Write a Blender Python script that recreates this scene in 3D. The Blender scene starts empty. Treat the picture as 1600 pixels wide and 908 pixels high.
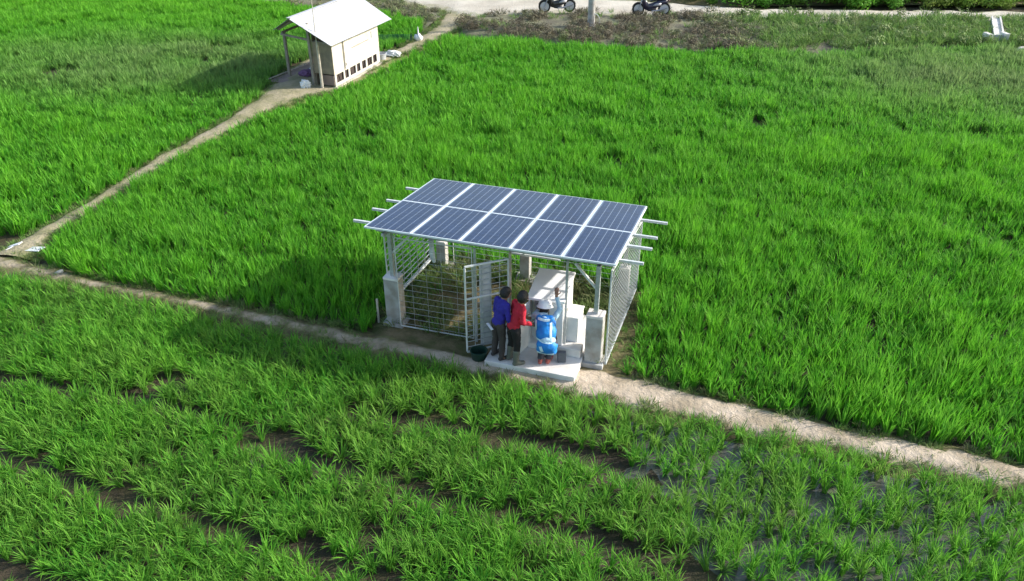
import bpy, bmesh, math, random
import numpy as np
from mathutils import Vector, Matrix, Euler
random.seed(7); rng = np.random.default_rng(11)
PI = math.pi
sc = bpy.context.scene
COL = sc.collection

# ------------------------------------------------------------------ camera, sky, sun, exposure
cam = bpy.data.cameras.new('camera'); co = bpy.data.objects.new('camera', cam); COL.objects.link(co)
co.location = (0, 0, 8.934); co.rotation_euler = Euler((PI/2-.543, 0, 0), 'XYZ')
cam.sensor_width = 36; cam.lens = 36*1270/1600; cam.clip_start = .1; cam.clip_end = 2000
sc.camera = co
SUN_EL, SUN_AZ = math.radians(27.5), math.radians(82)       # azimuth clockwise from +Y
w = bpy.data.worlds.new('World'); sc.world = w; w.use_nodes = True
nt = w.node_tree; bg = nt.nodes['Background']
sky = nt.nodes.new('ShaderNodeTexSky'); sky.sky_type = 'NISHITA'; sky.sun_disc = False
sky.sun_elevation = SUN_EL; sky.sun_rotation = SUN_AZ; sky.air_density = 1.2; sky.dust_density = 2.0
nt.links.new(sky.outputs[0], bg.inputs[0]); bg.inputs[1].default_value = .15
sl = bpy.data.lights.new('sun', 'SUN'); so = bpy.data.objects.new('sun', sl); COL.objects.link(so)
sl.energy = 3.8; sl.angle = math.radians(1.0); sl.color = (1, .95, .88)
sd = Vector((math.sin(SUN_AZ)*math.cos(SUN_EL), math.cos(SUN_AZ)*math.cos(SUN_EL), math.sin(SUN_EL)))
so.rotation_euler = sd.to_track_quat('Z', 'Y').to_euler(); so.location = sd*60
sc.view_settings.view_transform = 'Standard'; sc.view_settings.look = 'None'
sc.view_settings.exposure = .92; sc.view_settings.gamma = 1; sc.view_settings.use_curve_mapping = False
sc.cycles.max_bounces = 6; sc.cycles.transparent_max_bounces = 6
sc.cycles.use_denoising = True

# ------------------------------------------------------------------ materials
def mat(name, col, rough=.6, metal=0., var=.0, scale=8., bump=0., bscale=30., col2=None, coat=0., spec=.5, detail=4.):
    m = bpy.data.materials.new(name); m.use_nodes = True
    n = m.node_tree.nodes; l = m.node_tree.links; b = n['Principled BSDF']
    b.inputs['Base Color'].default_value = (*col, 1); b.inputs['Roughness'].default_value = rough
    b.inputs['Metallic'].default_value = metal; b.inputs['Coat Weight'].default_value = coat
    b.inputs['Specular IOR Level'].default_value = spec
    tc = n.new('ShaderNodeTexCoord')
    if var > 0 or col2:
        nz = n.new('ShaderNodeTexNoise'); nz.inputs['Scale'].default_value = scale; nz.inputs['Detail'].default_value = detail
        l.new(tc.outputs['Object'], nz.inputs['Vector'])
        rp = n.new('ShaderNodeValToRGB'); rp.color_ramp.elements[0].position = .35; rp.color_ramp.elements[1].position = .65
        c2 = col2 or tuple(c*(1-var) for c in col)
        rp.color_ramp.elements[0].color = (*c2, 1); rp.color_ramp.elements[1].color = (*col, 1)
        l.new(nz.outputs['Fac'], rp.inputs[0]); l.new(rp.outputs[0], b.inputs['Base Color'])
    if bump > 0:
        nb = n.new('ShaderNodeTexNoise'); nb.inputs['Scale'].default_value = bscale; nb.inputs['Detail'].default_value = 5
        l.new(tc.outputs['Object'], nb.inputs['Vector'])
        bp = n.new('ShaderNodeBump'); bp.inputs['Strength'].default_value = bump; bp.inputs['Distance'].default_value = .02
        l.new(nb.outputs['Fac'], bp.inputs['Height']); l.new(bp.outputs[0], b.inputs['Normal'])
    return m

M = {}
M['steel'] = mat('galvanised_steel', (.47, .50, .51), .42, .35, .25, 20)
M['white_steel'] = mat('white_painted_steel', (.62, .65, .65), .4, .1, .15, 14)
M['alu'] = mat('aluminium_frame', (.74, .82, .87), .4, .25, .1, 12)
M['rust_steel'] = mat('weathered_steel', (.48, .46, .42), .6, .2, .3, 10, col2=(.36, .27, .2))
M['concrete'] = mat('cast_concrete', (.42, .42, .41), .85, 0, .3, 4, .4, 40, col2=(.27, .25, .22))
M['pale_concrete'] = mat('pale_concrete', (.76, .74, .71), .85, 0, .2, 3, .3, 35, col2=(.60, .565, .52))
M['cab_white'] = mat('white_enamel', (.90, .90, .89), .4, 0, .06, 3)
M['cab_grey'] = mat('grey_enamel', (.42, .44, .46), .5, 0, .15, 6)
M['dark'] = mat('dark_plastic', (.02, .02, .022), .5, 0, .2, 8)
M['roof_sheet'] = mat('white_roof_sheet', (.47, .485, .52), .6, .0, .1, 2.2, col2=(.38, .39, .415))
M['ply_white'] = mat('white_painted_board', (.55, .535, .49), .7, 0, .1, 2.5, .2, 15, col2=(.45, .42, .36))
M['ply_brown'] = mat('weathered_board', (.30, .25, .18), .85, 0, .3, 4, .3, 20, col2=(.2, .17, .13))
M['dark_wood'] = mat('dark_wood', (.045, .032, .028), .9, 0, .3, 12)
M['wood'] = mat('grey_wood', (.30, .27, .23), .85, 0, .3, 8, .4, 30)
M['pale_wood'] = mat('pale_wood', (.5, .46, .38), .8, 0, .3, 8, .3, 30)
M['floor'] = mat('red_cement_floor', (.27, .20, .17), .8, 0, .3, 3, .3, 20, col2=(.2, .15, .13))
M['tyre'] = mat('tyre_rubber', (.02, .02, .02), .8)
M['rim'] = mat('bright_rim', (.5, .5, .52), .35, .3)
M['navy'] = mat('navy_bike_paint', (.015, .012, .04), .3, 0, coat=.5)
M['black'] = mat('black_bike_paint', (.012, .012, .014), .3, 0, coat=.5)
M['bike_grey'] = mat('silver_bike_panel', (.35, .35, .38), .35, .3)
M['stone'] = mat('pale_stone', (.55, .52, .46), .85, 0, .25, 6, .5, 20)
M['cloth_white'] = mat('white_cloth', (.75, .77, .78), .9, 0, .1, 9, .3, 25)
M['cloth_purple'] = mat('purple_cloth', (.18, .09, .2), .9, 0, .3, 9, .3, 25)
M['teal_net'] = mat('teal_net', (.01, .10, .09), .8)
M['green_plastic'] = mat('dark_green_plastic', (.006, .035, .022), .45)
M['skin'] = mat('skin', (.27, .14, .085), .55, 0, .1, 30)
M['hair'] = mat('black_hair', (.010, .009, .009), .6, 0, .3, 60, .5, 90)
M['blue_cloth'] = mat('royal_blue_cloth', (.030, .022, .30), .85, 0, .25, 10, .35, 18)
M['red_cloth'] = mat('red_cloth', (.50, .012, .035), .85, 0, .25, 10, .35, 18)
M['shirt_white'] = mat('white_shirt_cloth', (.72, .72, .76), .85, 0, .1, 10, .35, 18)
M['shirt_light'] = mat('light_blue_cloth', (.38, .55, .68), .85, 0, .12, 10, .35, 18)
M['vest_blue'] = mat('bright_blue_vest', (.005, .22, .62), .6, 0, .3, 8, .4, 18, col2=(.004, .14, .5))
M['band'] = mat('reflective_band', (.55, .72, .78), .5)
M['trouser_brown'] = mat('brown_grey_trousers', (.055, .045, .045), .9, 0, .25, 12, .35, 20)
M['trouser_black'] = mat('black_trousers', (.012, .011, .013), .9, 0, .25, 12, .35, 20)
M['trouser_grey'] = mat('dark_grey_trousers', (.05, .05, .065), .9, 0, .25, 12, .35, 20)
M['boot'] = mat('grey_rubber_boot', (.12, .13, .11), .55, 0, .2, 10)
M['shoe'] = mat('dark_shoe', (.03, .025, .025), .6)
M['red_shoe'] = mat('reddish_sandal', (.35, .08, .06), .6)
M['helmet'] = mat('white_helmet_shell', (.82, .82, .82), .3)
M['khaki'] = mat('khaki_cap_cloth', (.42, .40, .33), .85, 0, .2, 15)
M['bag'] = mat('grey_bag_cloth', (.10, .11, .13), .8, 0, .2, 15)

def leaf_mat(name, green, dull, bright, trans=.45):
    m = bpy.data.materials.new(name); m.use_nodes = True
    n = m.node_tree.nodes; l = m.node_tree.links; b = n['Principled BSDF']; out = n['Material Output']
    def attr(nm, ty):
        a = n.new('ShaderNodeAttribute'); a.attribute_name = nm; a.attribute_type = ty; return a
    ti = attr('tint', 'INSTANCER'); br = attr('lum', 'INSTANCER'); bl = attr('blade', 'GEOMETRY')
    def mix(fac, a, c):
        mx = n.new('ShaderNodeMix'); mx.data_type = 'RGBA'; mx.clamp_factor = True
        l.new(fac, mx.inputs[0])
        for s, v in ((mx.inputs[6], a), (mx.inputs[7], c)):
            if isinstance(v, tuple): s.default_value = (*v, 1)
            else: l.new(v, s)
        return mx.outputs[2]
    c = mix(bl.outputs['Fac'], green, bright)
    c = mix(br.outputs['Fac'], c, bright)
    c = mix(ti.outputs['Fac'], c, dull)
    l.new(c, b.inputs['Base Color']); b.inputs['Roughness'].default_value = .6; b.inputs['Specular IOR Level'].default_value = .15
    tr = n.new('ShaderNodeBsdfTranslucent'); l.new(c, tr.inputs[0])
    ms = n.new('ShaderNodeMixShader'); ms.inputs[0].default_value = trans
    l.new(b.outputs[0], ms.inputs[1]); l.new(tr.outputs[0], ms.inputs[2]); l.new(ms.outputs[0], out.inputs[0])
    return m
M['rice'] = leaf_mat('rice_leaf', (.050, .262, .016), (.19, .29, .10), (.145, .43, .024))
M['rice_near'] = leaf_mat('young_rice_leaf', (.048, .245, .022), (.21, .28, .075), (.17, .43, .040))
M['weed'] = leaf_mat('weed_leaf', (.065, .19, .025), (.22, .20, .11), (.15, .29, .06), .35)
M['dry'] = leaf_mat('dry_scrub', (.13, .22, .06), (.15, .13, .09), (.24, .30, .12), .2)
M['bush'] = leaf_mat('bush_leaf', (.05, .19, .018), (.22, .30, .06), (.14, .36, .04), .35)

def soil_mat(name, top, top2, side, side2, wet=.9, zlo=-.1, zhi=-.02, nscale=1.2):
    """earth: one colour pair for the trodden top and one for the crumbly verge; height splits them"""
    m = bpy.data.materials.new(name); m.use_nodes = True
    n = m.node_tree.nodes; l = m.node_tree.links; b = n['Principled BSDF']; b.inputs['Roughness'].default_value = wet
    b.inputs['Specular IOR Level'].default_value = .2
    g = n.new('ShaderNodeNewGeometry')
    def noise(s, d=6):
        z = n.new('ShaderNodeTexNoise'); z.inputs['Scale'].default_value = s; z.inputs['Detail'].default_value = d
        z.inputs['Roughness'].default_value = .65; l.new(g.outputs['Position'], z.inputs['Vector']); return z.outputs['Fac']
    def ramp(f, c1, c2, p1=.38, p2=.62):
        r = n.new('ShaderNodeValToRGB'); r.color_ramp.elements[0].position = p1; r.color_ramp.elements[1].position = p2
        r.color_ramp.elements[0].color = (*c1, 1); r.color_ramp.elements[1].color = (*c2, 1); l.new(f, r.inputs[0]); return r.outputs[0]
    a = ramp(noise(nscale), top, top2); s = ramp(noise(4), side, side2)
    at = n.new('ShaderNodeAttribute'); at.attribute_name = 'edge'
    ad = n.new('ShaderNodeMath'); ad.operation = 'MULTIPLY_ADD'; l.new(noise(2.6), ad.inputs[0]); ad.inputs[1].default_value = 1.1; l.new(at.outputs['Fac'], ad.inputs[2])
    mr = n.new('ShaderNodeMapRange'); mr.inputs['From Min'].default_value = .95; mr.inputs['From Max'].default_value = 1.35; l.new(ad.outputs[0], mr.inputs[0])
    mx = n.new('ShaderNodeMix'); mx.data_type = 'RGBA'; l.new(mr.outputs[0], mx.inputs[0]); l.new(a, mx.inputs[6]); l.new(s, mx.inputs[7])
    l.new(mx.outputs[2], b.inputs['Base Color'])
    bp = n.new('ShaderNodeBump'); bp.inputs['Strength'].default_value = .9; bp.inputs['Distance'].default_value = .06
    l.new(noise(9, 9), bp.inputs['Height']); l.new(bp.outputs[0], b.inputs['Normal'])
    return m
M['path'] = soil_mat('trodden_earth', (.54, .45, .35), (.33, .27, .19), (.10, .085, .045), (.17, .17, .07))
M['diag'] = soil_mat('grassy_earth', (.37, .32, .22), (.22, .21, .11), (.12, .16, .04), (.18, .19, .07))
M['road'] = soil_mat('sandy_road', (.55, .51, .43), (.42, .38, .31), (.24, .22, .13), (.33, .33, .2), nscale=.5)
M['mud'] = soil_mat('paddy_mud', (.035, .028, .02), (.07, .055, .036), (.05, .05, .02), (.08, .07, .035), .55)
M['bank'] = soil_mat('scrubby_bank', (.12, .11, .08), (.20, .20, .12), (.09, .12, .05), (.16, .15, .10), nscale=.8)
M['litter'] = soil_mat('weedy_soil', (.20, .155, .085), (.10, .10, .04), (.12, .1, .05), (.08, .09, .03), nscale=2.4)

wm = bpy.data.materials.new('paddy_water'); wm.use_nodes = True; b = wm.node_tree.nodes['Principled BSDF']
b.inputs['Base Color'].default_value = (.095, .095, .08, 1); b.inputs['Roughness'].default_value = .15; b.inputs['Specular IOR Level'].default_value = .5
nz = wm.node_tree.nodes.new('ShaderNodeTexNoise'); nz.inputs['Scale'].default_value = 6; bp = wm.node_tree.nodes.new('ShaderNodeBump'); bp.inputs['Strength'].default_value = .15
wm.node_tree.links.new(nz.outputs['Fac'], bp.inputs['Height']); wm.node_tree.links.new(bp.outputs[0], b.inputs['Normal'])
M['water'] = wm

# solar cells
def cell_mat():
    m = bpy.data.materials.new('solar_cells'); m.use_nodes = True
    n = m.node_tree.nodes; l = m.node_tree.links; b = n['Principled BSDF']
    b.inputs['Roughness'].default_value = .18; b.inputs['Coat Weight'].default_value = .0; b.inputs['Specular IOR Level'].default_value = .32; b.inputs['Coat Roughness'].default_value = .06
    tc = n.new('ShaderNodeTexCoord'); sp = n.new('ShaderNodeSeparateXYZ'); l.new(tc.outputs['Object'], sp.inputs[0])
    def mth(op, a, c=None, d=None):
        x = n.new('ShaderNodeMath'); x.operation = op
        for i, v in enumerate((a, c, d)):
            if v is None: continue
            if isinstance(v, (int, float)): x.inputs[i].default_value = v
            else: l.new(v, x.inputs[i])
        return x.outputs[0]
    def line(coord, period, off, half):
        f = mth('FRACT', mth('DIVIDE', mth('SUBTRACT', coord, off), period))
        return mth('GREATER_THAN', mth('ABSOLUTE', mth('SUBTRACT', f, .5)), .5-half)
    X, Y = sp.outputs[0], sp.outputs[1]
    cx = line(X, (PW-.09)/6, .045, .030); cy = line(Y, (PL-.09)/10, .045, .016)
    bus = line(X, (PW-.09)/18, .045+(PW-.09)/36, .03)
    vor = n.new('ShaderNodeTexNoise'); vor.inputs['Scale'].default_value = 30; l.new(tc.outputs['Object'], vor.inputs['Vector'])
    cellx = mth('FLOOR', mth('DIVIDE', X, (PW-.09)/6)); celly = mth('FLOOR', mth('DIVIDE', Y, (PL-.09)/10))
    cv = n.new('ShaderNodeCombineXYZ'); l.new(cellx, cv.inputs[0]); l.new(celly, cv.inputs[1])
    oi = n.new('ShaderNodeObjectInfo'); l.new(oi.outputs['Random'], cv.inputs[2])
    wn = n.new('ShaderNodeTexWhiteNoise'); l.new(cv.outputs[0], wn.inputs['Vector'])
    fac = mth('ADD', mth('MULTIPLY', wn.outputs[0], .5), mth('MULTIPLY', vor.outputs['Fac'], .5))
    rp = n.new('ShaderNodeValToRGB'); rp.color_ramp.elements[0].color = (.002, .010, .046, 1); rp.color_ramp.elements[1].color = (.008, .024, .085, 1)
    l.new(fac, rp.inputs[0])
    def mixc(f, a, c):
        mx = n.new('ShaderNodeMix'); mx.data_type = 'RGBA'; l.new(f, mx.inputs[0]); l.new(a, mx.inputs[6]); mx.inputs[7].default_value = (*c, 1); return mx.outputs[2]
    c = mixc(mth('MULTIPLY', bus, .12), rp.outputs[0], (.3, .33, .38)); c = mixc(mth('MULTIPLY', cy, .15), c, (.3, .36, .45)); c = mixc(mth('MULTIPLY', cx, .5), c, (.42, .5, .62))
    l.new(c, b.inputs['Base Color'])
    return m
RW, RD, TILT, RZ = 4.71, 3.34, -.12, 2.20
PW, PL = RW/5-.012, RD/2-.012
M['cells'] = cell_mat()

# ------------------------------------------------------------------ object helpers
def link(name, bm, m, parent=None, smooth=False):
    me = bpy.data.meshes.new(name); bm.to_mesh(me); bm.free(); me.materials.append(m)
    if smooth:
        for p in me.polygons: p.use_smooth = True
    o = bpy.data.objects.new(name, me); COL.objects.link(o)
    if parent: o.parent = parent
    return o
def tag(o, label, cat, group=None):
    o['label'] = label; o['category'] = cat
    if group: o['group'] = group
    return o
def thing(name, label, cat, loc=(0, 0, 0), rz=0, group=None):
    o = bpy.data.objects.new(name, None); COL.objects.link(o); o.location = loc; o.rotation_euler = (0, 0, rz)
    return tag(o, label, cat, group)
def box(bm, a, b_, bev=0.):
    a, b_ = Vector(a), Vector(b_); c = (a+b_)/2; s = b_-a
    g = bmesh.ops.create_cube(bm, size=1, matrix=Matrix.Translation(c) @ Matrix.Diagonal((*s, 1)))
    if bev > 0:
        es = list({e for v in g['verts'] for e in v.link_edges})
        bmesh.ops.bevel(bm, geom=es, offset=bev, segments=2, affect='EDGES', profile=.7)
def bar(bm, p, q, w_=.04, h=None, up=(0, 0, 1)):
    p, q = Vector(p), Vector(q); d = q-p; L = d.length; z = d.normalized(); h = h or w_
    x = Vector(up).cross(z)
    if x.length < 1e-4: x = Vector((1, 0, 0)).cross(z)
    x.normalize(); y = z.cross(x)
    mt = Matrix((x, y, z)).transposed().to_4x4(); mt.translation = (p+q)/2
    bmesh.ops.create_cube(bm, size=1, matrix=mt @ Matrix.Diagonal((w_, h, L, 1)))
def tube(bm, pts, r, seg=8, caps=True):
    pts = [Vector(p) for p in pts]; rs = r if isinstance(r, (list, tuple)) else [r]*len(pts); rings = []
    for i, p in enumerate(pts):
        t = (pts[min(i+1, len(pts)-1)]-pts[max(i-1, 0)]).normalized()
        x = t.cross(Vector((0, 0, 1)));
        if x.length < .05: x = t.cross(Vector((0, 1, 0)))
        x.normalize(); y = t.cross(x)
        rings.append([bm.verts.new(p+(x*math.cos(a)+y*math.sin(a))*rs[i]) for a in [2*PI*k/seg for k in range(seg)]])
    for A, B in zip(rings, rings[1:]):
        for k in range(seg): bm.faces.new((A[k], A[(k+1) % seg], B[(k+1) % seg], B[k]))
    if caps:
        bm.faces.new(rings[0][::-1]); bm.faces.new(rings[-1])
def lathe(bm, prof, seg=20, axis='Z', at=(0, 0, 0)):
    rings = []
    for r, z in prof:
        ring = []
        for k in range(seg):
            a = 2*PI*k/seg; c, s = r*math.cos(a), r*math.sin(a)
            v = (c, s, z) if axis == 'Z' else (c, z, s)
            ring.append(bm.verts.new(Vector(v)+Vector(at)))
        rings.append(ring)
    for A, B in zip(rings, rings[1:]):
        for k in range(seg): bm.faces.new((A[k], A[(k+1) % seg], B[(k+1) % seg], B[k]))
    bm.faces.new(rings[0][::-1]); bm.faces.new(rings[-1])
def new(): return bmesh.new()
def pt_seg(P, A, B):
    d = B-A; t = np.clip(((P-A)@d)/(d@d), 0, 1); q = A+t[:, None]*d; return np.hypot(*(P-q).T)
def dist_poly(P, pl):
    pl = np.array(pl, float); return np.min([pt_seg(P, a, b_) for a, b_ in zip(pl, pl[1:])], axis=0)
_tab = rng.random((256, 256))
def vnoise(x, y, s=1., seed=0):
    x = np.asarray(x)/s+seed*17.3; y = np.asarray(y)/s+seed*9.7
    xi = np.floor(x).astype(int); yi = np.floor(y).astype(int); fx = x-xi; fy = y-yi
    fx = fx*fx*(3-2*fx); fy = fy*fy*(3-2*fy); T = lambda i, j: _tab[i % 256, j % 256]
    return (T(xi, yi)*(1-fx)+T(xi+1, yi)*fx)*(1-fy)+(T(xi, yi+1)*(1-fx)+T(xi+1, yi+1)*fx)*fy
def fbm(x, y, s=1., seed=0):
    return .55*vnoise(x, y, s, seed)+.28*vnoise(x, y, s/2.1, seed+3)+.17*vnoise(x, y, s/4.3, seed+5)
def in_poly(P, poly):
    r = np.zeros(len(P), bool); n = len(poly)
    for i in range(n):
        (x1, y1), (x2, y2) = poly[i], poly[(i+1) % n]
        if y1 == y2: continue
        c = ((P[:, 1] < y1) != (P[:, 1] < y2)) & (P[:, 0] < (x2-x1)*(P[:, 1]-y1)/(y2-y1)+x1)
        r ^= c
    return r

# ------------------------------------------------------------------ layout (metres)
MAIN_N = [(-26, 21.0), (-18, 18.4), (-11.42, 15.6), (-9.0, 14.86), (-6.54, 14.00), (-2.91, 12.60), (-.64, 11.86), (1.15, 11.26), (2.75, 10.78), (4.23, 10.24), (6.08, 9.60), (7.71, 9.05), (14, 6.6), (24, 2.4)]
MAIN_F = [(-26, 21.9), (-18, 19.3), (-11.79, 16.5), (-9.38, 15.42), (-6.71, 14.55), (-2.48, 13.12), (-.96, 12.5), (.6, 12.25), (1.76, 12.0), (2.85, 11.47), (4.39, 10.88), (6.28, 10.12), (7.95, 9.56), (14, 7.2), (24, 3.0)]
DIAG_L = [(-11.9, 16.3), (-11.55, 17.2), (-11.04, 19.03), (-10.3, 22.34), (-9.37, 25.4), (-8.9, 27.6), (-8.75, 29.4), (-8.6, 31.2)]
DIAG_R = [(-11.0, 16.2), (-11.02, 17.2), (-10.7, 18.6), (-9.94, 21.7), (-8.92, 24.5), (-8.1, 26.5), (-7.2, 27.9), (-5.9, 28.9)]
DIA2_L = [(-6.2, 31.0), (-5.62, 32.9), (-4.4, 35.6), (-3.55, 38.5), (-3.3, 41.5)]
DIA2_R = [(-5.6, 30.6), (-4.98, 32.6), (-3.75, 34.9), (-2.6, 37.4), (-1.2, 40.6)]
SO, SYAW = Vector((-2.73, 13.381, 0)), -.311       # shelter origin and yaw
cS, sS = math.cos(SYAW), math.sin(SYAW)
def SW(u, v, z=0): return Vector((SO.x+u*cS-v*sS, SO.y+u*sS+v*cS, z))
HO = Vector((-6.355, 28.942, 0)); HYAW = -math.radians(16.7)-.05
cH, sH = math.cos(HYAW), math.sin(HYAW)
def HW(u, v): return (HO.x-u*cH-v*sH, HO.y-u*sH+v*cH)     # u to the left of the long wall, v along it
PADDY = -.12

# ------------------------------------------------------------------ ground, paths, road, water
def grid_obj(name, x0, x1, y0, y1, st, zf, m, edgef=None):
    nx = int((x1-x0)/st)+1; ny = int((y1-y0)/st)+1
    X, Y = np.meshgrid(np.linspace(x0, x1, nx), np.linspace(y0, y1, ny)); Z = zf(X, Y)
    co_ = np.stack([X, Y, Z], -1).reshape(-1, 3)
    i = (np.arange(ny-1)[:, None]*nx+np.arange(nx-1)[None, :]).ravel()
    F = np.stack([i, i+1, i+nx+1, i+nx], 1)
    me = bpy.data.meshes.new(name); me.vertices.add(len(co_)); me.vertices.foreach_set('co', co_.ravel())
    me.loops.add(F.size); me.loops.foreach_set('vertex_index', F.ravel()); me.polygons.add(len(F))
    me.polygons.foreach_set('loop_start', np.arange(len(F))*4); me.polygons.foreach_set('loop_total', np.full(len(F), 4))
    me.update(calc_edges=True); me.materials.append(m); me.polygons.foreach_set('use_smooth', np.ones(len(F), bool))
    if edgef is not None:
        at = me.attributes.new('edge', 'FLOAT', 'POINT'); at.data.foreach_set('value', edgef(X, Y).ravel().astype(np.float32))
    o = bpy.data.objects.new(name, me); COL.objects.link(o); o['kind'] = 'structure'; return o
def gz(X, Y): return PADDY+.014+.05*(fbm(X, Y, 1.6, 2)-.5)-.034/(1+np.exp(-(X-1.8-(9.5-Y)*.25)*1.6))
grid_obj('ground', -32, 32, 1, 50, .2, gz, M['mud'], lambda X, Y: fbm(X, Y, 2, 8))
o = grid_obj('far_ground', -400, 400, -300, 600, 20, lambda X, Y: np.full(X.shape, -.30), M['mud'])
def strip(name, L, R, m, z=0., side=.22, n=160, cols=9, amp=.10, seed=1, crown=.03, depth=-.2):
    def res(pl):
        pl = np.array(pl, float); d = np.r_[0, np.cumsum(np.hypot(*np.diff(pl, axis=0).T))]; t = np.linspace(0, d[-1], n)
        return np.stack([np.interp(t, d, pl[:, 0]), np.interp(t, d, pl[:, 1])], 1)
    A, B = res(L), res(R); D = B-A; wd = np.hypot(*D.T)[:, None]; D = D/wd
    A = A+D*((vnoise(A[:, 0], A[:, 1], .7, seed)-.5)*2*amp)[:, None]+D*((vnoise(A[:, 0], A[:, 1], .22, seed+4)-.5)*amp)[:, None]
    B = B+D*((vnoise(B[:, 0], B[:, 1], .6, seed+1)-.5)*2*amp)[:, None]+D*((vnoise(B[:, 0], B[:, 1], .2, seed+6)-.5)*amp)[:, None]
    rows = []; edge_shade = []
    for k in range(cols+4):
        if k == 0: P = A-D*side*1.6; zz = depth; e = 1.2
        elif k == 1: P = A-D*side*.6; zz = -.07; e = 1.0
        elif k == cols+2: P = B+D*side*.6; zz = -.07; e = 1.0
        elif k == cols+3: P = B+D*side*1.6; zz = depth; e = 1.2
        else:
            t = (k-2)/(cols-1); P = A*(1-t)+B*t; zz = z-.03*abs(2*t-1)**3+crown*(1-(2*t-1)**2); e = abs(2*t-1)**2.5*.75
        zn = zz+(.035*(fbm(P[:, 0], P[:, 1], .5, seed)-.5) if zz > depth else 0)+(z if k in (1, cols+2) else 0)
        rows.append(np.c_[P, zn*np.ones(n)]); edge_shade.append(e+(.62/(1+np.exp((P[:, 0]+1.2)*1.5)) if name == 'footpath' else 0*P[:, 0]))  # footpath's left stretch: browner earth, with some roof shade painted into the colour
    V = np.array(rows); me = bpy.data.meshes.new(name); K = cols+4
    idx = lambda k, i: k*n+i
    F = [(idx(k, i), idx(k+1, i), idx(k+1, i+1), idx(k, i+1)) for k in range(K-1) for i in range(n-1)]
    me.from_pydata(V.reshape(-1, 3).tolist(), [], F); me.update(); me.materials.append(m)
    for p in me.polygons: p.use_smooth = True
    at = me.attributes.new('edge', 'FLOAT', 'POINT'); at.data.foreach_set('value', np.array(edge_shade).ravel().astype(np.float32))
    o = bpy.data.objects.new(name, me); COL.objects.link(o); o['kind'] = 'structure'; return o
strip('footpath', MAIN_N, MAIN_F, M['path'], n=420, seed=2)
strip('field_bund_path', DIAG_L, DIAG_R, M['diag'], z=.04, n=220, amp=.09, seed=5)
strip('bund_path_to_road', DIA2_L, DIA2_R, M['diag'], z=-.015, n=150, amp=.1, seed=6)
ROAD_N = [(-60, 52), (-20, 50), (-8, 45.6), (-4.2, 42.4), (-1.92, 40.2), (3.08, 41.0), (9.22, 40.4), (13.62, 39.8), (23.5, 39.1), (60, 36)]
ROAD_F = [(-60, 66), (-20, 60), (-6, 53), (0, 46.5), (5.3, 44.1), (9.03, 42.9), (12.64, 41.9), (24.8, 41.3), (60, 38.4)]
strip('road', ROAD_N, ROAD_F, M['road'], z=.03, side=.35, n=420, amp=.28, seed=9, crown=.06)
BANK_N = [(-12, 43.5), (-6.4, 40.6), (-4.6, 39.0), (-3.6, 39.0)]
strip('scrub_ground', [(-16, 44.6), (-8, 41.6), (-5.2, 40.2), (-3.9, 38.4)], [(-16, 48.0), (-7.5, 45.4), (-4.4, 43.0), (-3.0, 41.6)], M['bank'], z=-.02, side=.3, n=120, amp=.25, seed=21, crown=.05)
VB_N = [(-2.5, 37.8), (-1.7, 37.2), (-.06, 36.2), (2.76, 35.1), (5.48, 34.3), (8.21, 34.1), (11.14, 33.9), (16.62, 34.4), (20.2, 34.8), (30, 32.8)]
VB_F = [(-2.2, 40.5), (-1.5, 40.7), (.3, 41.1), (3.0, 41.5), (6, 41.1), (9.2, 40.9), (13.6, 40.3), (19, 39.9), (23.5, 39.6), (32, 39.2)]
strip('road_bank', VB_N, VB_F, M['bank'], z=.0, side=.3, n=260, amp=.22, seed=12, crown=.07)
# shelter pad and hut yard: low earth pads
def pad(name, poly, z, m, seed, n=28):
    cx = sum(p[0] for p in poly)/len(poly); cy = sum(p[1] for p in poly)/len(poly)
    P = []
    for i in range(len(poly)):
        a, b_ = poly[i], poly[(i+1) % len(poly)]
        for k in range(n): t = k/n; P.append((a[0]*(1-t)+b_[0]*t, a[1]*(1-t)+b_[1]*t))
    V = []; E = []; N = len(P); R = [0.03, .25, .5, .7, .85, .95, 1.02, 1.09]
    for f in R:
        for x, y in P:
            xx, yy = cx+(x-cx)*f, cy+(y-cy)*f
            if f > .6: xx += (vnoise(xx, yy, .4, seed)-.5)*.22; yy += (vnoise(xx, yy, .4, seed+2)-.5)*.22
            zz = z+.05*(fbm(xx, yy, .5, seed)-.5) if f < 1 else (z-.06 if f < 1.05 else -.2)
            V.append((xx, yy, float(zz))); E.append(0 if f < .8 else (f-.8)*5)
    F = [(j*N+i, j*N+(i+1) % N, (j+1)*N+(i+1) % N, (j+1)*N+i) for j in range(len(R)-1) for i in range(N)]
    F.append(tuple(range(N))[::-1])
    me = bpy.data.meshes.new(name); me.from_pydata(V, [], F); me.update(); me.materials.append(m)
    bm = new(); bm.from_mesh(me); bmesh.ops.recalc_face_normals(bm, faces=bm.faces); bm.to_mesh(me); bm.free()
    at = me.attributes.new('edge', 'FLOAT', 'POINT'); at.data.foreach_set('value', np.array(E, np.float32))
    for p in me.polygons: p.use_smooth = True
    o = bpy.data.objects.new(name, me); COL.objects.link(o); o['kind'] = 'structure'
PADPOLY = [tuple(SW(*p)[:2]) for p in ((.0, -.3), (5.0, -.35), (5.15, 3.2), (.0, 3.2))]
pad('shelter_ground', PADPOLY, -.015, M['litter'], 4)
HUTPOLY = [HW(3.2, 3.9), HW(3.1, 1.2), HW(2.3, -1.3), HW(.6, -1.35), HW(-.35, -.3), HW(-.4, 4.2)]
pad('hut_ground', HUTPOLY, -.0, M['diag'], 7)
me = bpy.data.meshes.new('paddy_water'); pw_ = [(x, y-.06) for x, y in MAIN_N if -18.5 < x < 15]
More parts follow.
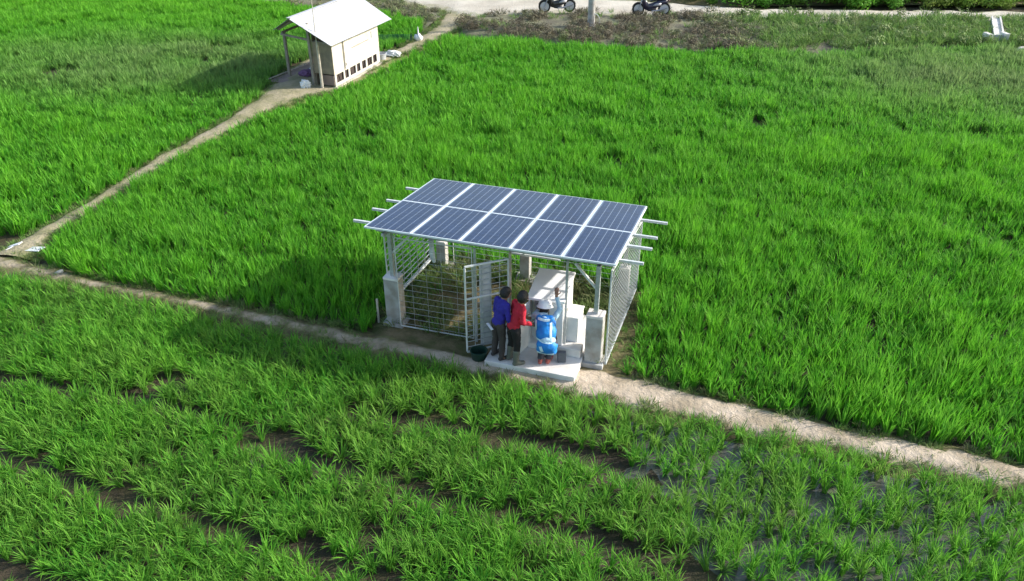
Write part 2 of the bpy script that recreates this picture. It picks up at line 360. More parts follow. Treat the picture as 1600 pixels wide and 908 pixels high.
me.from_pydata([(x, y, PADDY-.002) for x, y in pw_]+[(x, 1.5, PADDY-.002) for x, y in pw_], [], [(i, i+len(pw_), i+1+len(pw_), i+1) for i in range(len(pw_)-1)])
me.materials.append(M['water']); wobj = bpy.data.objects.new('paddy_water', me); COL.objects.link(wobj); wobj['kind'] = 'structure'

# ------------------------------------------------------------------ plants as uncountable ground cover
def blades_mesh(name, n, h, spread, droop, width, m, base_r=.04, seg=3, lum=(0, 1), hvar=.3, seed=0):
    r = random.Random(seed); V, F, B = [], [], []
    for _ in range(n):
        a = r.uniform(0, 2*PI); rr = base_r*math.sqrt(r.random()); bx, by = rr*math.cos(a), rr*math.sin(a)
        a2 = a+r.gauss(0, .6); L = h*(1-hvar*r.random()); out = spread*r.random()**.8; dr = droop*r.random()
        w0 = width*r.uniform(.7, 1.2); side = Vector((-math.sin(a2+r.gauss(0, .6)), math.cos(a2), 0)); bl = r.uniform(*lum)
        s = len(V)
        for k in range(seg+1):
            t = k/seg; d = out*L*(t**1.4)+dr*L*.35*t**3; z = L*(t*(1-.12*out)-dr*.42*t**3)
            c = Vector((bx+math.cos(a2)*d, by+math.sin(a2)*d, z)); wv = w0*(.55+.9*t*(1-t)*2 if t < .9 else .12)*(1 if t < 1 else .25)
            V += [c-side*wv/2, c+side*wv/2]; B += [bl, bl]
        for k in range(seg): F.append((s+2*k, s+2*k+1, s+2*k+3, s+2*k+2))
    me = bpy.data.meshes.new(name); me.from_pydata([tuple(v) for v in V], [], F); me.update(); me.materials.append(m)
    at = me.attributes.new('blade', 'FLOAT', 'POINT'); at.data.foreach_set('value', np.array(B, np.float32))
    return bpy.data.objects.new(name, me)
def bush_mesh(name, n, rad, h, leaf, m, seed=0):
    r = random.Random(seed); V, F, B = [], [], []
    lobes = [(r.uniform(-.5, .5)*rad, r.uniform(-.5, .5)*rad, h*r.uniform(.3, .75), r.uniform(.35, .6)*rad) for _ in range(7)]
    for _ in range(n):
        lx, ly, lz, lr = r.choice(lobes); d = Vector((r.gauss(0, 1), r.gauss(0, 1), r.gauss(0, .9))).normalized()*lr*r.uniform(.5, 1.05)
        c = Vector((lx, ly, lz))+d; c.z = max(.02, c.z)
        nrm = (d.normalized()+Vector((r.gauss(0, .5), r.gauss(0, .5), r.gauss(0, .5)+.4))).normalized(); x = nrm.orthogonal().normalized(); x.rotate(Matrix.Rotation(r.uniform(0, 6.3), 3, nrm)); y = nrm.cross(x)
        s = len(V); lw = leaf*r.uniform(.6, 1.3); bl = r.random()
        V += [c-x*lw, c-y*lw*.4, c+x*lw, c+y*lw*.4]; B += [bl]*4; F.append((s, s+1, s+2, s+3))
    me = bpy.data.meshes.new(name); me.from_pydata([tuple(v) for v in V], [], F); me.update(); me.materials.append(m)
    at = me.attributes.new('blade', 'FLOAT', 'POINT'); at.data.foreach_set('value', np.array(B, np.float32))
    return bpy.data.objects.new(name, me)
def coll(name, obs):
    c = bpy.data.collections.new(name)
    for o in obs: c.objects.link(o)
    return c
def scatter(name, P, z, sc3, tint, lum, col, tilt=.12):
    n = len(P); me = bpy.data.meshes.new(name); me.vertices.add(n)
    z = np.broadcast_to(z, n); me.vertices.foreach_set('co', np.c_[P, z].ravel().astype(np.float32))
    def A(nm, ty, v, key): a = me.attributes.new(nm, ty, 'POINT'); a.data.foreach_set(key, np.asarray(v, np.float32 if ty != 'INT' else np.int32).ravel())
    rot = np.c_[rng.normal(0, tilt, n), rng.normal(0, tilt, n), rng.uniform(0, 2*PI, n)]
    A('rot', 'FLOAT_VECTOR', rot, 'vector'); A('scl', 'FLOAT_VECTOR', sc3, 'vector'); A('tint', 'FLOAT', tint, 'value'); A('lum', 'FLOAT', lum, 'value')
    A('pick', 'INT', rng.integers(0, len(col.objects), n), 'value')
    o = bpy.data.objects.new(name, me); COL.objects.link(o); o['kind'] = 'stuff'
    g = bpy.data.node_groups.new(name+'_nodes', 'GeometryNodeTree')
    g.interface.new_socket('Geometry', in_out='INPUT', socket_type='NodeSocketGeometry'); g.interface.new_socket('Geometry', in_out='OUTPUT', socket_type='NodeSocketGeometry')
    N = g.nodes; Lk = g.links; gi = N.new('NodeGroupInput'); go = N.new('NodeGroupOutput'); ip = N.new('GeometryNodeInstanceOnPoints')
    ci = N.new('GeometryNodeCollectionInfo'); ci.inputs['Collection'].default_value = col; ci.inputs['Separate Children'].default_value = True; ci.inputs['Reset Children'].default_value = True
    def na(nm, ty): a = N.new('GeometryNodeInputNamedAttribute'); a.data_type = ty; a.inputs['Name'].default_value = nm; return [s for s in a.outputs if s.enabled and s.name == 'Attribute'][0]
    Lk.new(gi.outputs[0], ip.inputs['Points']); Lk.new(ci.outputs[0], ip.inputs['Instance']); ip.inputs['Pick Instance'].default_value = True
    Lk.new(na('pick', 'INT'), ip.inputs['Instance Index'])
    er = N.new('FunctionNodeEulerToRotation'); Lk.new(na('rot', 'FLOAT_VECTOR'), er.inputs[0]); Lk.new(er.outputs[0], ip.inputs['Rotation'])
    Lk.new(na('scl', 'FLOAT_VECTOR'), ip.inputs['Scale']); Lk.new(ip.outputs[0], go.inputs[0])
    md = o.modifiers.new('scatter', 'NODES'); md.node_group = g
    return o
def jgrid(x0, x1, y0, y1, st, jit=.35, ang=0.):
    X, Y = np.meshgrid(np.arange(x0, x1, st), np.arange(y0, y1, st)); P = np.c_[X.ravel(), Y.ravel()]
    P = P+rng.uniform(-jit, jit, P.shape)*st
    if ang:
        c = P.mean(0); R = np.array([[math.cos(ang), -math.sin(ang)], [math.sin(ang), math.cos(ang)]]); P = (P-c)@R.T+c
    return P
def in_view(P, m=1.5):
    """keep what the frame or a step to its side could see"""
    return (np.abs(P[:, 0]) < P[:, 1]*.66+5.5+m) & (P[:, 1] > 4.2)

rice_clumps = coll('rice_clumps', [blades_mesh('rice_clump', 28, .60, .27, .5, .017, M['rice'], .055, seed=i) for i in range(8)])
rice_far = coll('rice_clumps_far', [blades_mesh('rice_clump_far', 24, .60, .27, .5, .024, M['rice'], .07, seed=20+i) for i in range(6)])
rice_young = coll('young_rice_clumps', [blades_mesh('young_rice_clump', 38, .46, .48, .9, .0112, M['rice_near'], .035, seg=4, seed=40+i, hvar=.45) for i in range(10)])
weeds = coll('weed_tufts', [blades_mesh('weed_tuft', 26, .20, .9, 1.0, .010, M['weed'], .06, seed=60+i) for i in range(5)])
dry = coll('scrub_tufts', [bush_mesh('scrub_tuft', 150, .34, .34, .045, M['dry'], seed=70+i) for i in range(5)]+[blades_mesh('dry_tuft', 40, .40, 1.0, .8, .016, M['dry'], .12, seed=80+i) for i in range(3)])
bushes = coll('roadside_bushes_src', [bush_mesh('roadside_bush', 700, .9, 1.1, .085, M['bush'], seed=90+i) for i in range(5)])

poly_near = MAIN_N[::-1]+[(-26, -5), (24, -5)]
poly_main = [(-10.75, 16.15)]+[(x, y+.05) for x, y in MAIN_F[3:]]+[(40, 3), (40, 31.4), (29, 32.2), (21.39, 33.2), (20.2, 34.4), (16.62, 34.0), (11.14, 33.4), (8.21, 33.7), (5.48, 33.9), (2.76, 34.7), (-.06, 35.9), (-1.85, 37.0), (-2.6, 36.2), (-3.5, 34.0), (-4.5, 31.9), (-5.05, 30.9), (-5.7, 28.85), (-6.9, 27.3), (-7.95, 26.0), (-8.8, 24.0), (-9.83, 21.2), (-10.6, 18.1), (-10.85, 17.0)]
poly_left = [(-11.6, 17.0), (-11.04, 19.1), (-10.35, 22.4), (-9.42, 25.5), (-8.95, 27.6), (-8.85, 29.6), (-8.7, 32.5), (-7.6, 33.6), (-5.75, 33.3), (-4.85, 35.0), (-4.1, 37.4), (-4.3, 39.3), (-6.3, 40.6), (-10, 42.2), (-20, 46.5), (-40, 52), (-60, 56), (-60, 30), (-26, 22.2), (-18, 19.7), (-12.1, 17.0)]
def holes(P, lst):
    k = np.ones(len(P), bool)
    for x, y, rx, ry in lst: k &= ((P[:, 0]-x)/rx)**2+((P[:, 1]-y)/ry)**2 > .7+.6*vnoise(P[:, 0], P[:, 1], .4, 3)
    return k
def blob(P, x, y, rx, ry): return np.exp(-(((P[:, 0]-x)/rx)**2+((P[:, 1]-y)/ry)**2)**1.5)
shelter_clear = [tuple(SW(*p)[:2]) for p in ((-.15, -.6), (5.08, -.6), (4.88, 3.0), (-.05, 3.05))]

def field(name, poly, st, hole, col, tintf, hmul=1., nseed=0, ang=.1):
    xs = [p[0] for p in poly]; ys = [p[1] for p in poly]
    P = jgrid(max(min(xs), -34), min(max(xs), 34), max(min(ys), 5), min(max(ys), 56), st, .30, ang)
    P = P[in_poly(P, poly) & in_view(P)]; P = P[~in_poly(P, shelter_clear)]; P = P[~in_poly(P, HUTPOLY)]; P = P[holes(P, hole)]
    n1 = fbm(P[:, 0], P[:, 1], 2.4, nseed+1); n2 = vnoise(P[:, 0], P[:, 1], .75, nseed+2)
    P = P[rng.random(len(P)) > np.clip((.26-n2)*1.5, 0, .7)]
    n1 = fbm(P[:, 0], P[:, 1], 2.4, nseed+1); n2 = vnoise(P[:, 0], P[:, 1], .75, nseed+2)
    hs = hmul*(.88+.28*(n1-.5)*2+.26*(n2-.5)*2+rng.normal(0, .09, len(P)))
    ws = .9+.25*rng.random(len(P))+.2*(n1-.5)
    lum = np.clip(.6*(n1-.35)*2+.6*(n2-.4)+rng.normal(0, .25, len(P)), 0, 1)
    return P, hs, ws, tintf(P, n1), lum
mh = [(2.9, 22.1, .34, .34), (8.0, 25.3, .34, .5), (12.2, 21.2, .3, .25), (6.2, 17.0, .25, .2), (14.5, 24, .3, .4)]
def tmain(P, n): return np.clip(.85*blob(P, 19, 30.5, 9, 5.5)*(.4+n)+.18*rng.random(len(P)), 0, 1)
near_part = lambda y: y < 24
P, hs, ws, tt, lm = field('m', poly_main, .20, mh, None, tmain)
k = near_part(P[:, 1])
scatter('rice_field', P[k], PADDY, np.c_[ws[k], ws[k], hs[k]], tt[k], lm[k], rice_clumps)
P, hs, ws, tt, lm = field('m', poly_main, .235, mh, None, tmain)
k = ~near_part(P[:, 1])
scatter('rice_field_far', P[k], PADDY, np.c_[ws[k]*1.15, ws[k]*1.15, hs[k]], tt[k], lm[k], rice_far)
def tleft(P, n): return np.clip(.75*blob(P, -13.5, 32, 8.5, 4.5)*(.35+n)+.15*rng.random(len(P)), 0, 1)
P, hs, ws, tt, lm = field('l', poly_left, .235, [(-17.2, 31, .9, .7), (-12, 34.6, 1.2, .5), (-9.9, 26.6, .25, .4), (-15, 26, .3, .3)], None, tleft, .95, 30)
lm = np.clip(lm+.5*np.clip((P[:, 1]-36)/6, 0, 1), 0, 1)
scatter('rice_field_left', P, PADDY, np.c_[ws*1.1, ws*1.1, hs], tt, lm, rice_far)

# young near field: rows, open channels, puddles
CH = [([(-14, 12.0), (-8.16, 9.76), (-7.28, 9.43), (-5.94, 8.87), (-4.32, 8.31), (-2.91, 7.79), (-1.78, 7.31), (1, 6.2)], .11, .2),
      ([(-4.3, 10.1), (-3.3, 9.75), (-2.37, 9.37)], .10, .16), ([(-2.0, 9.2), (-.55, 8.64), (.57, 8.16), (1.78, 7.71), (4, 6.8)], .09, .16),
      ([(-12, 12.9), (-9.2, 11.75), (-6.98, 11.33), (-5.45, 10.82), (-3.31, 10.02)], .08, .15), ([(-2.62, 10.84), (-1.06, 10.44), (.74, 9.98), (2.6, 9.0)], .12, .12),
      ([(-12, 9.7), (-6.93, 7.49), (-5.6, 7.0)], .14, .12)]
P = jgrid(-26, 24, 3.5, 21, .178, .33, -.36)
P = P[in_poly(P, poly_near) & in_view(P, .5)]
keep = np.ones(len(P), bool)
for pl, w0, w1 in CH:
    keep &= dist_poly(P, pl) > w0+.035+w1*(vnoise(P[:, 0], P[:, 1], .5, 4)-.25)
keep &= holes(P, [(-6.16, 11.71, .3, .2), (.57, 8.2, .28, .2), (-5.65, 8.65, .4, .22), (-1.99, 8.14, .22, .15), (-2.69, 9.44, .2, .14), (-.9, 10.9, .2, .12)])
right = 1/(1+np.exp(-(P[:, 0]-1.6-(9.5-P[:, 1])*.25)*1.4))
keep &= rng.random(len(P)) > .04+.33*right
keep &= (dist_poly(P, MAIN_N) > .08+.14*vnoise(P[:, 0], P[:, 1], .5, 9)) | (P[:, 0] < -11.6)
P = P[keep]; right = right[keep]; n1 = fbm(P[:, 0], P[:, 1], 1.6, 50); n2 = vnoise(P[:, 0], P[:, 1], .5, 51)
hs = .98+.45*(n1-.5)+.3*(n2-.5)+.02*right+rng.normal(0, .10, len(P)); ws = 1.0-.08*right+.2*rng.random(len(P))
tt = np.clip(.25*rng.random(len(P))+.35*(vnoise(P[:, 0], P[:, 1], .9, 55)-.55)+.22*right*rng.random(len(P)), 0, 1); lm = np.clip(.9*(n1-.3)+.3*(n2-.5)+rng.normal(0, .2, len(P)), 0, 1)
scatter('young_rice_field', P, PADDY, np.c_[ws, ws, hs], tt, lm, rice_young, .16)

# weeds on path edges, in the shelter and round the hut
def along(L, n, sp, off=0.):
    pl = np.array(L, float); d = np.r_[0, np.cumsum(np.hypot(*np.diff(pl, axis=0).T))]; t = rng.random(n)*d[-1]
    P = np.c_[np.interp(t, d, pl[:, 0]), np.interp(t, d, pl[:, 1])]; return P+rng.normal(0, sp, P.shape)
W_ = np.vstack([along(MAIN_N, 900, .09), along(MAIN_F, 800, .09), along(DIAG_L, 420, .09), along(DIAG_R, 420, .09), along(DIA2_L, 220, .1), along(DIA2_R, 220, .1)])
W_ = W_[in_view(W_)]; W_ = W_[~in_poly(W_, shelter_clear)]
W_ = np.vstack([W_, along([((a[0]+b[0])/2, (a[1]+b[1])/2) for a, b in zip(MAIN_N[2:8], MAIN_F[2:8])], 70, .2)])
q = len(W_); s = rng.uniform(.5, 1.2, q)
scatter('path_weeds', W_, -.06, np.c_[s, s, s], rng.random(q)*.8, rng.random(q)*.7, weeds, .2)
P = jgrid(-4, 4, 10, 18, .16, .45); loc = np.array([((x-SO.x)*cS+(y-SO.y)*sS, -(x-SO.x)*sS+(y-SO.y)*cS) for x, y in P])
k = (loc[:, 0] > .1) & (loc[:, 0] < 5.15) & (loc[:, 1] > .15) & (loc[:, 1] < 3.3) & ~((loc[:, 0] > 2.2) & (loc[:, 0] < 4.4) & (loc[:, 1] < 1.5)) & ((vnoise(P[:, 0], P[:, 1], .5, 60) > .38) | (loc[:, 1] > 2.4))
P = P[k]; loc = loc[k]; q = len(P); s = rng.uniform(.8, 1.9, q)*np.where(loc[:, 0] > 4.5, .5, 1); 
scatter('shelter_weeds', P, -.03, np.c_[s, s, s], rng.random(q)*.9, rng.random(q)*.7, weeds, .25)
CHUTE = [(22.7, 39.3), (21.0, 35.6)]
bankpoly = VB_N+VB_F[::-1]
P = jgrid(-4, 32, 32.5, 42, .34, .45); P = P[in_poly(P, bankpoly)]; P = P[dist_poly(P, CHUTE) > .45]; k = vnoise(P[:, 0], P[:, 1], 1.1, 70) > .34; P = P[k]; q = len(P)
g_ = np.clip((P[:, 0]-8.5)/4, 0, 1); k = rng.random(q) > .82*g_; P = P[k]; g_ = g_[k]; q = len(P); s = rng.uniform(.5, 1.2, q)*(1+.35*g_)*(.65+.7*vnoise(P[:, 0], P[:, 1], 1.4, 71))
scatter('bank_scrub', P, .03, np.c_[s, s, s*.9], np.clip(1-g_*1.0+rng.normal(0, .25, q), 0, 1), rng.random(q)*.7, dry, .2)
g2 = jgrid(-3, 32, 32.5, 42, .27, .45); g2 = g2[in_poly(g2, bankpoly) & (dist_poly(g2, CHUTE) > .35)]; g2 = g2[(rng.random(len(g2)) < .10+.95*np.clip((g2[:, 0]-9)/4, 0, 1)*(vnoise(g2[:, 0], g2[:, 1], 1.3, 79) > .2))]; q = len(g2); s = rng.uniform(.9, 2.2, q)
s = s*(1+.35*(g2[:, 0] > 11)); scatter('bank_grass', g2, .0, np.c_[s, s, s], rng.random(q)*.3, .3+rng.random(q)*.7, weeds, .2)
P = jgrid(-16, -3, 37, 47.5, .32, .45); P = P[in_poly(P, [(-16, 44.8), (-8, 41.8), (-5.2, 40.3), (-4.0, 38.5), (-3.6, 39.5), (-3.5, 41.2), (-5, 43.0), (-7.5, 45.0), (-16, 47.6)])]
P = P[vnoise(P[:, 0], P[:, 1], .9, 74) > .3]; q = len(P); s = rng.uniform(.5, 1.1, q)
scatter('yard_scrub', P, -.02, np.c_[s, s, s*.8], rng.random(q)*.9+.1, rng.random(q)*.5, dry, .2)
P = jgrid(4, 34, 41.5, 60, .9, .45); P = P[in_poly(P, [(6.5, 45.2), (9, 43.9), (12.6, 42.9), (24.8, 42.3), (34, 41.7), (34, 60), (4, 60)])]
P = P[vnoise(P[:, 0], P[:, 1], 2.2, 77) > .22]; q = len(P); s = rng.uniform(.45, 1.15, q)*(.7+.6*vnoise(P[:, 0], P[:, 1], 3, 78))
scatter('roadside_undergrowth', P, -.15, np.c_[s*1.2, s*1.2, s], rng.random(q)*.5+.5*(P[:, 0] > 21), rng.random(q), bushes, .1)
grid_obj('verge_ground', 2.5, 40, 43, 62, .5, lambda X, Y: -.04+.1*(fbm(X, Y, 1.5, 31)-.5)-.5*np.clip((47.4-Y-.33*X-.2)*.6+0*X, 0, 1)*(X < 14), M['litter'], lambda X, Y: fbm(X, Y, 2, 8))

# ------------------------------------------------------------------ solar shelter
sh = thing('solar_shelter', 'open steel frame shelter with mesh walls carrying ten blue solar panels above the rice', 'solar shelter', SO, SYAW)
ct, st_ = math.cos(TILT), math.sin(TILT)
def RF(u, s, h=0): return Vector((u, s*ct-h*st_, RZ+s*st_+h*ct))      # point on the tilted roof plane
bmc = new(); box(bmc, (.030, .030, .012), (PW-.030, PL-.030, .036))
cells_me = None
bmf = new()
for a, b_ in (((0, 0, 0), (PW, .030, .030)), ((0, PL-.030, 0), (PW, PL, .030)), ((0, .030, 0), (.030, PL-.030, .030)), ((PW-.030, .030, 0), (PW, PL-.030, .030))): box(bmf, a, b_)
first = None
for j in range(2):
    for i in range(5):
        loc = RF(i*RW/5+.006, j*RD/2+.006, 0)
        if first is None:
            pn = link('solar_panel', bmc, M['cells'], sh); fr = link('panel_frame', bmf, M['alu'], pn); first = (pn, fr)
        else:
            pn = first[0].copy(); COL.objects.link(pn); pn.parent = sh; fr = first[1].copy(); COL.objects.link(fr); fr.parent = pn
        pn.location = loc; pn.rotation_euler = (TILT, 0, 0)
for s, u0, u1 in ((.38, -.40, 5.12), (1.12, -.38, 5.15), (1.72, -.36, 5.16), (2.62, -.34, 5.22)):
    bm = new(); bar(bm, RF(u0, s, -.035), RF(u1, s, -.03), .045, .045); link('purlin', bm, M['white_steel'], sh)
C = {(0, 0): (.34, .34), (1, 0): (4.38, .22), (0, 1): (.38, 2.7), (1, 1): (4.44, 2.76), (2, 1): (2.30, 2.72)}
def roofz(v): return RZ+v/ct*st_
for k_, (u, v) in C.items():
    bm = new(); hp = 1.02 if k_[1] == 0 else .62; pw = .15 if k_[1] == 0 else .105
    box(bm, (u-pw, v-pw*.87, .02), (u+pw, v+pw*.87, hp), .012); box(bm, (u-.21, v-.19, -.12), (u+.21, v+.19, .07), .02)
    pl = link('concrete_pillar', bm, M['concrete'], sh)
    bm = new(); box(bm, (u-pw-.005, v-pw*.87-.005, hp+.002), (u+pw+.005, v+pw*.87+.005, hp+.05), .01); link('pillar_cap', bm, M['pale_concrete'], pl)
    bm = new(); bar(bm, (u, v, hp+.05), (u, v, roofz(v)-.13), .075); link('steel_post', bm, M['steel'], sh)
    bm = new()
    du = .42 if u < 3 else -.42
    if k_[0] != 2: bar(bm, (u, v, roofz(v)-.62), (u+du, v, roofz(v)-.16), .04); link('brace', bm, M['white_steel'], sh)
    else: bar(bm, (u, v, roofz(v)-.5), (u, v-.4, roofz(v)-.1), .04); link('brace', bm, M['white_steel'], sh)
for v in (.30, 2.72):
    bm = new(); bar(bm, (.1, v, roofz(v)-.10), (4.62, v, roofz(v)-.10), .06, .08); link('cross_beam', bm, M['steel'], sh)
for u in (.36, 4.41):
    bm = new(); bar(bm, (u, .02, roofz(.02)-.095), (u, 3.2, roofz(3.2)-.095), .05, .06); link('side_beam', bm, M['steel'], sh)
# hanging white roller lamp / fitting under the front edge
def mesh_wall(p, q, zb0, zb1, zt0, zt1, nh, nv, r=.006, rail=.03, m='steel'):
    p, q = Vector((*p, 0)), Vector((*q, 0)); bm = new()
    for i in range(nh):
        t = (i+.5)/nh; bar(bm, p+Vector((0, 0, zb0+(zt0-zb0)*t)), q+Vector((0, 0, zb1+(zt1-zb1)*t)), r*2)
    for i in range(1, nv):
        t = i/nv; a = p.lerp(q, t); off = (q-p).normalized().cross(Vector((0, 0, 1)))*(r*1.9)
        bar(bm, a+off+Vector((0, 0, zb0+(zb1-zb0)*t)), a+off+Vector((0, 0, zt0+(zt1-zt0)*t)), r*1.5)
    w_ = link('mesh_wall', bm, M[m], sh)
    bm = new(); Z = lambda a, z: a+Vector((0, 0, z))
    bar(bm, Z(p, zb0), Z(q, zb1), rail); bar(bm, Z(p, zt0), Z(q, zt1), rail*.9); bar(bm, Z(p, zb0+rail/2), Z(p, zt0-rail/2), rail*.8); bar(bm, Z(q, zb1+rail/2), Z(q, zt1-rail/2), rail*.8)
    link('wall_frame', bm, M['white_steel'], w_); return w_
mesh_wall((.14, .50), (.18, 2.5), .30, .25, roofz(.5)-.17, roofz(2.5)-.17, 13, 6, .0075, .03)
mesh_wall((.52, .16), (2.04, .18), .06, .06, roofz(.2)-.17, roofz(.2)-.17, 15, 5, .003, .018)
mesh_wall((4.62, .16), (4.68, 2.95), .04, .1, roofz(.2)-.17, roofz(2.9)-.17, 20, 24, .0042, .035, 'steel')
mesh_wall((.58, 2.86), (4.2, 2.88), .06, .06, roofz(2.8)-.17, roofz(2.8)-.17, 13, 10, .003, .018)
for u in (2.76, 3.82, 2.10):
    bm = new(); bar(bm, (u, .22 if u > 2.2 else .18, .0), (u, .22 if u > 2.2 else .18, roofz(.2)-.14), .04); link('gate_post', bm, M['rust_steel' if u < 3 and u > 2.2 else 'steel'], sh)
# gate leaf, swung outwards
hx, hy, ex, ey = 2.74, .18, 2.10, -.34
gl = Vector((ex-hx, ey-hy, 0)); GZ0, GZ1 = .1, 1.92
bm = new(); P0, P1 = Vector((hx, hy, 0)), Vector((ex, ey, 0)); Z = lambda a, z: a+Vector((0, 0, z))
for a, b_ in ((Z(P0, GZ0), Z(P1, GZ0)), (Z(P0, GZ1), Z(P1, GZ1)), (Z(P0, GZ0+.02), Z(P0, GZ1-.02)), (Z(P1, GZ0+.02), Z(P1, GZ1-.02)), (Z(P0, 1.25), Z(P1, 1.25))): bar(bm, a, b_, .028)
gate = link('gate', bm, M['white_steel'], sh)
bm = new()
for i in range(15): z = GZ0+.11+i*.115; bar(bm, Z(P0, z), Z(P1, z), .010)
for i in range(1, 5):
    a = P0.lerp(P1, i/5); o_ = gl.normalized().cross(Vector((0, 0, 1)))*.011; bar(bm, Z(a, GZ0)+o_, Z(a, GZ1)+o_, .010)
link('gate_mesh', bm, M['steel'], gate)
bm = new(); o_ = gl.normalized().cross(Vector((0, 0, 1)))*.03
a, b_ = P0.lerp(P1, .40)+o_, P0.lerp(P1, .66)+o_
bar(bm, ((a+b_)/2)+Vector((0, 0, GZ0+.05)), ((a+b_)/2)+Vector((0, 0, GZ1-.03)), (b_-a).length, .012, up=o_); link('gate_sheet', bm, M['cab_grey'], gate)
# conduit box under roof
bm = new(); bar(bm, (2.3, 2.52, .72), (2.5, 2.3, 1.05), .03); bar(bm, (2.0, 2.56, .7), (3.1, 2.56, .7), .035); link('back_rail', bm, M['white_steel'], sh)
bm = new(); tube(bm, [(1.22, .27, roofz(.3)-.14), (1.22, .27, roofz(.3)-.42), (1.27, .25, roofz(.3)-.60)], [.055, .06, .03], 12); link('cable_duct', bm, M['white_steel'], sh)

# slab
sl_ = new(); box(sl_, (2.50, -.52, -.11), (4.20, 1.55, .12), .018)
slab = link('concrete_slab', sl_, M['pale_concrete']); slab.location = SO; slab.rotation_euler = (0, 0, SYAW)
tag(slab, 'pale rectangular concrete slab the three people stand on in front of the shelter', 'slab')

# control cabinet
cb = thing('equipment_cabinet', 'tall white metal equipment cabinet with its front open, standing on the slab under the panels', 'cabinet', SW(3.47, .13), SYAW+.07)
U0, U1, V0, V1, Z0, Z1 = -.32, .32, 0, 1.04, .13, 1.21
bm = new()
box(bm, (U0, V1-.02, Z0), (U1, V1, Z1)); box(bm, (U0, V0, Z0), (U0+.02, V1-.02, Z1)); box(bm, (U1-.02, V0, Z0), (U1, V1-.02, Z1)); box(bm, (U0+.02, V0, Z0), (U1-.02, V1-.02, Z0+.10))
box(bm, (U0+.02, V0+.25, Z0+.10), (U1-.02, V0+.27, Z1-.005))
link('body', bm, M['cab_white'], cb)
bm = new(); box(bm, (U0-.03, V0-.05, Z1), (U1+.03, V1+.03, Z1+.05), .012); link('lid', bm, M['cab_white'], cb)
bm = new(); box(bm, (U0+.09, V0+.10, .75), (U1-.26, V0+.245, 1.14), .006); link('inner_panel', bm, M['cab_grey'], cb)
bm = new()
for i in range(3): box(bm, (U0+.13+i*.09, V0+.09, .98), (U0+.19+i*.09, V0+.1, 1.07))
box(bm, (U0+.12, V0+.08, .80), (U0+.30, V0+.1, .96)); link('switch', bm, M['dark'], cb)
bm = new(); box(bm, (U1-.25, V0-.025, Z0+.03), (U1, V0-.002, Z1-.02), .005); dr = link('door', bm, M['cab_white'], cb)
bm = new(); box(bm, (U1-.23, V0-.05, .7), (U1-.21, V0-.026, .86)); link('handle', bm, M['dark'], dr)
bm = new(); bar(bm, (U0-.01, -.03, .69), (U0-.10, -.34, .69), .02, 1.0, up=(.3, -.1, 0))
bm.free(); bm = new(); a_, b_ = Vector((U0+.005, -.02, 0)), Vector((U0-.11, -.36, 0)); n_ = (b_-a_).normalized().cross(Vector((0, 0, 1)))*.009
for lo, hi in ((.2, 1.16),):
    v = [bm.verts.new(p+Vector((0, 0, z))) for z in (lo, hi) for p in (a_-n_, b_-n_, b_+n_, a_+n_)]
    for f in ((0, 1, 2, 3), (7, 6, 5, 4), (0, 4, 5, 1), (1, 5, 6, 2), (2, 6, 7, 3), (3, 7, 4, 0)): bm.faces.new([v[k] for k in f])
link('door', bm, M['cab_white'], cb)
bx = thing('battery_box', 'low white box standing right of the tall white cabinet', 'box', SO, SYAW)
bm = new(); box(bm, (3.80, .32, .13), (4.04, .74, .80), .015); link('body', bm, M['cab_white'], bx)
bm = new(); box(bm, (3.79, .30, .802), (4.05, .76, .835), .01); link('lid', bm, M['cab_white'], bx)
bm = new(); box(bm, (3.74, .06, .122), (4.16, .32, .30), .03); pb = link('concrete_block', bm, M['pale_concrete']); pb.location = SO; pb.rotation_euler = (0, 0, SYAW)
tag(pb, 'low pale block lying at the right end of the slab before the low white box', 'block')
bm = new(); lathe(bm, [(.11, 0), (.13, .02), (.16, .19), (.17, .20), (.15, .205), (.12, .05)], 20); tb = link('tub', bm, M['green_plastic']); tb.location = SW(2.33, -.35, -.0); tag(tb, 'dark green plastic tub below the open mesh gate', 'tub')
bm = new(); box(bm, (-.02, -.02, -.1), (.02, .02, .48), .004); pk = link('stake', bm, M['pale_wood']); pk.location = SW(-.04, .30); tag(pk, 'short pale stake beside the left concrete pillar of the shelter', 'stake')

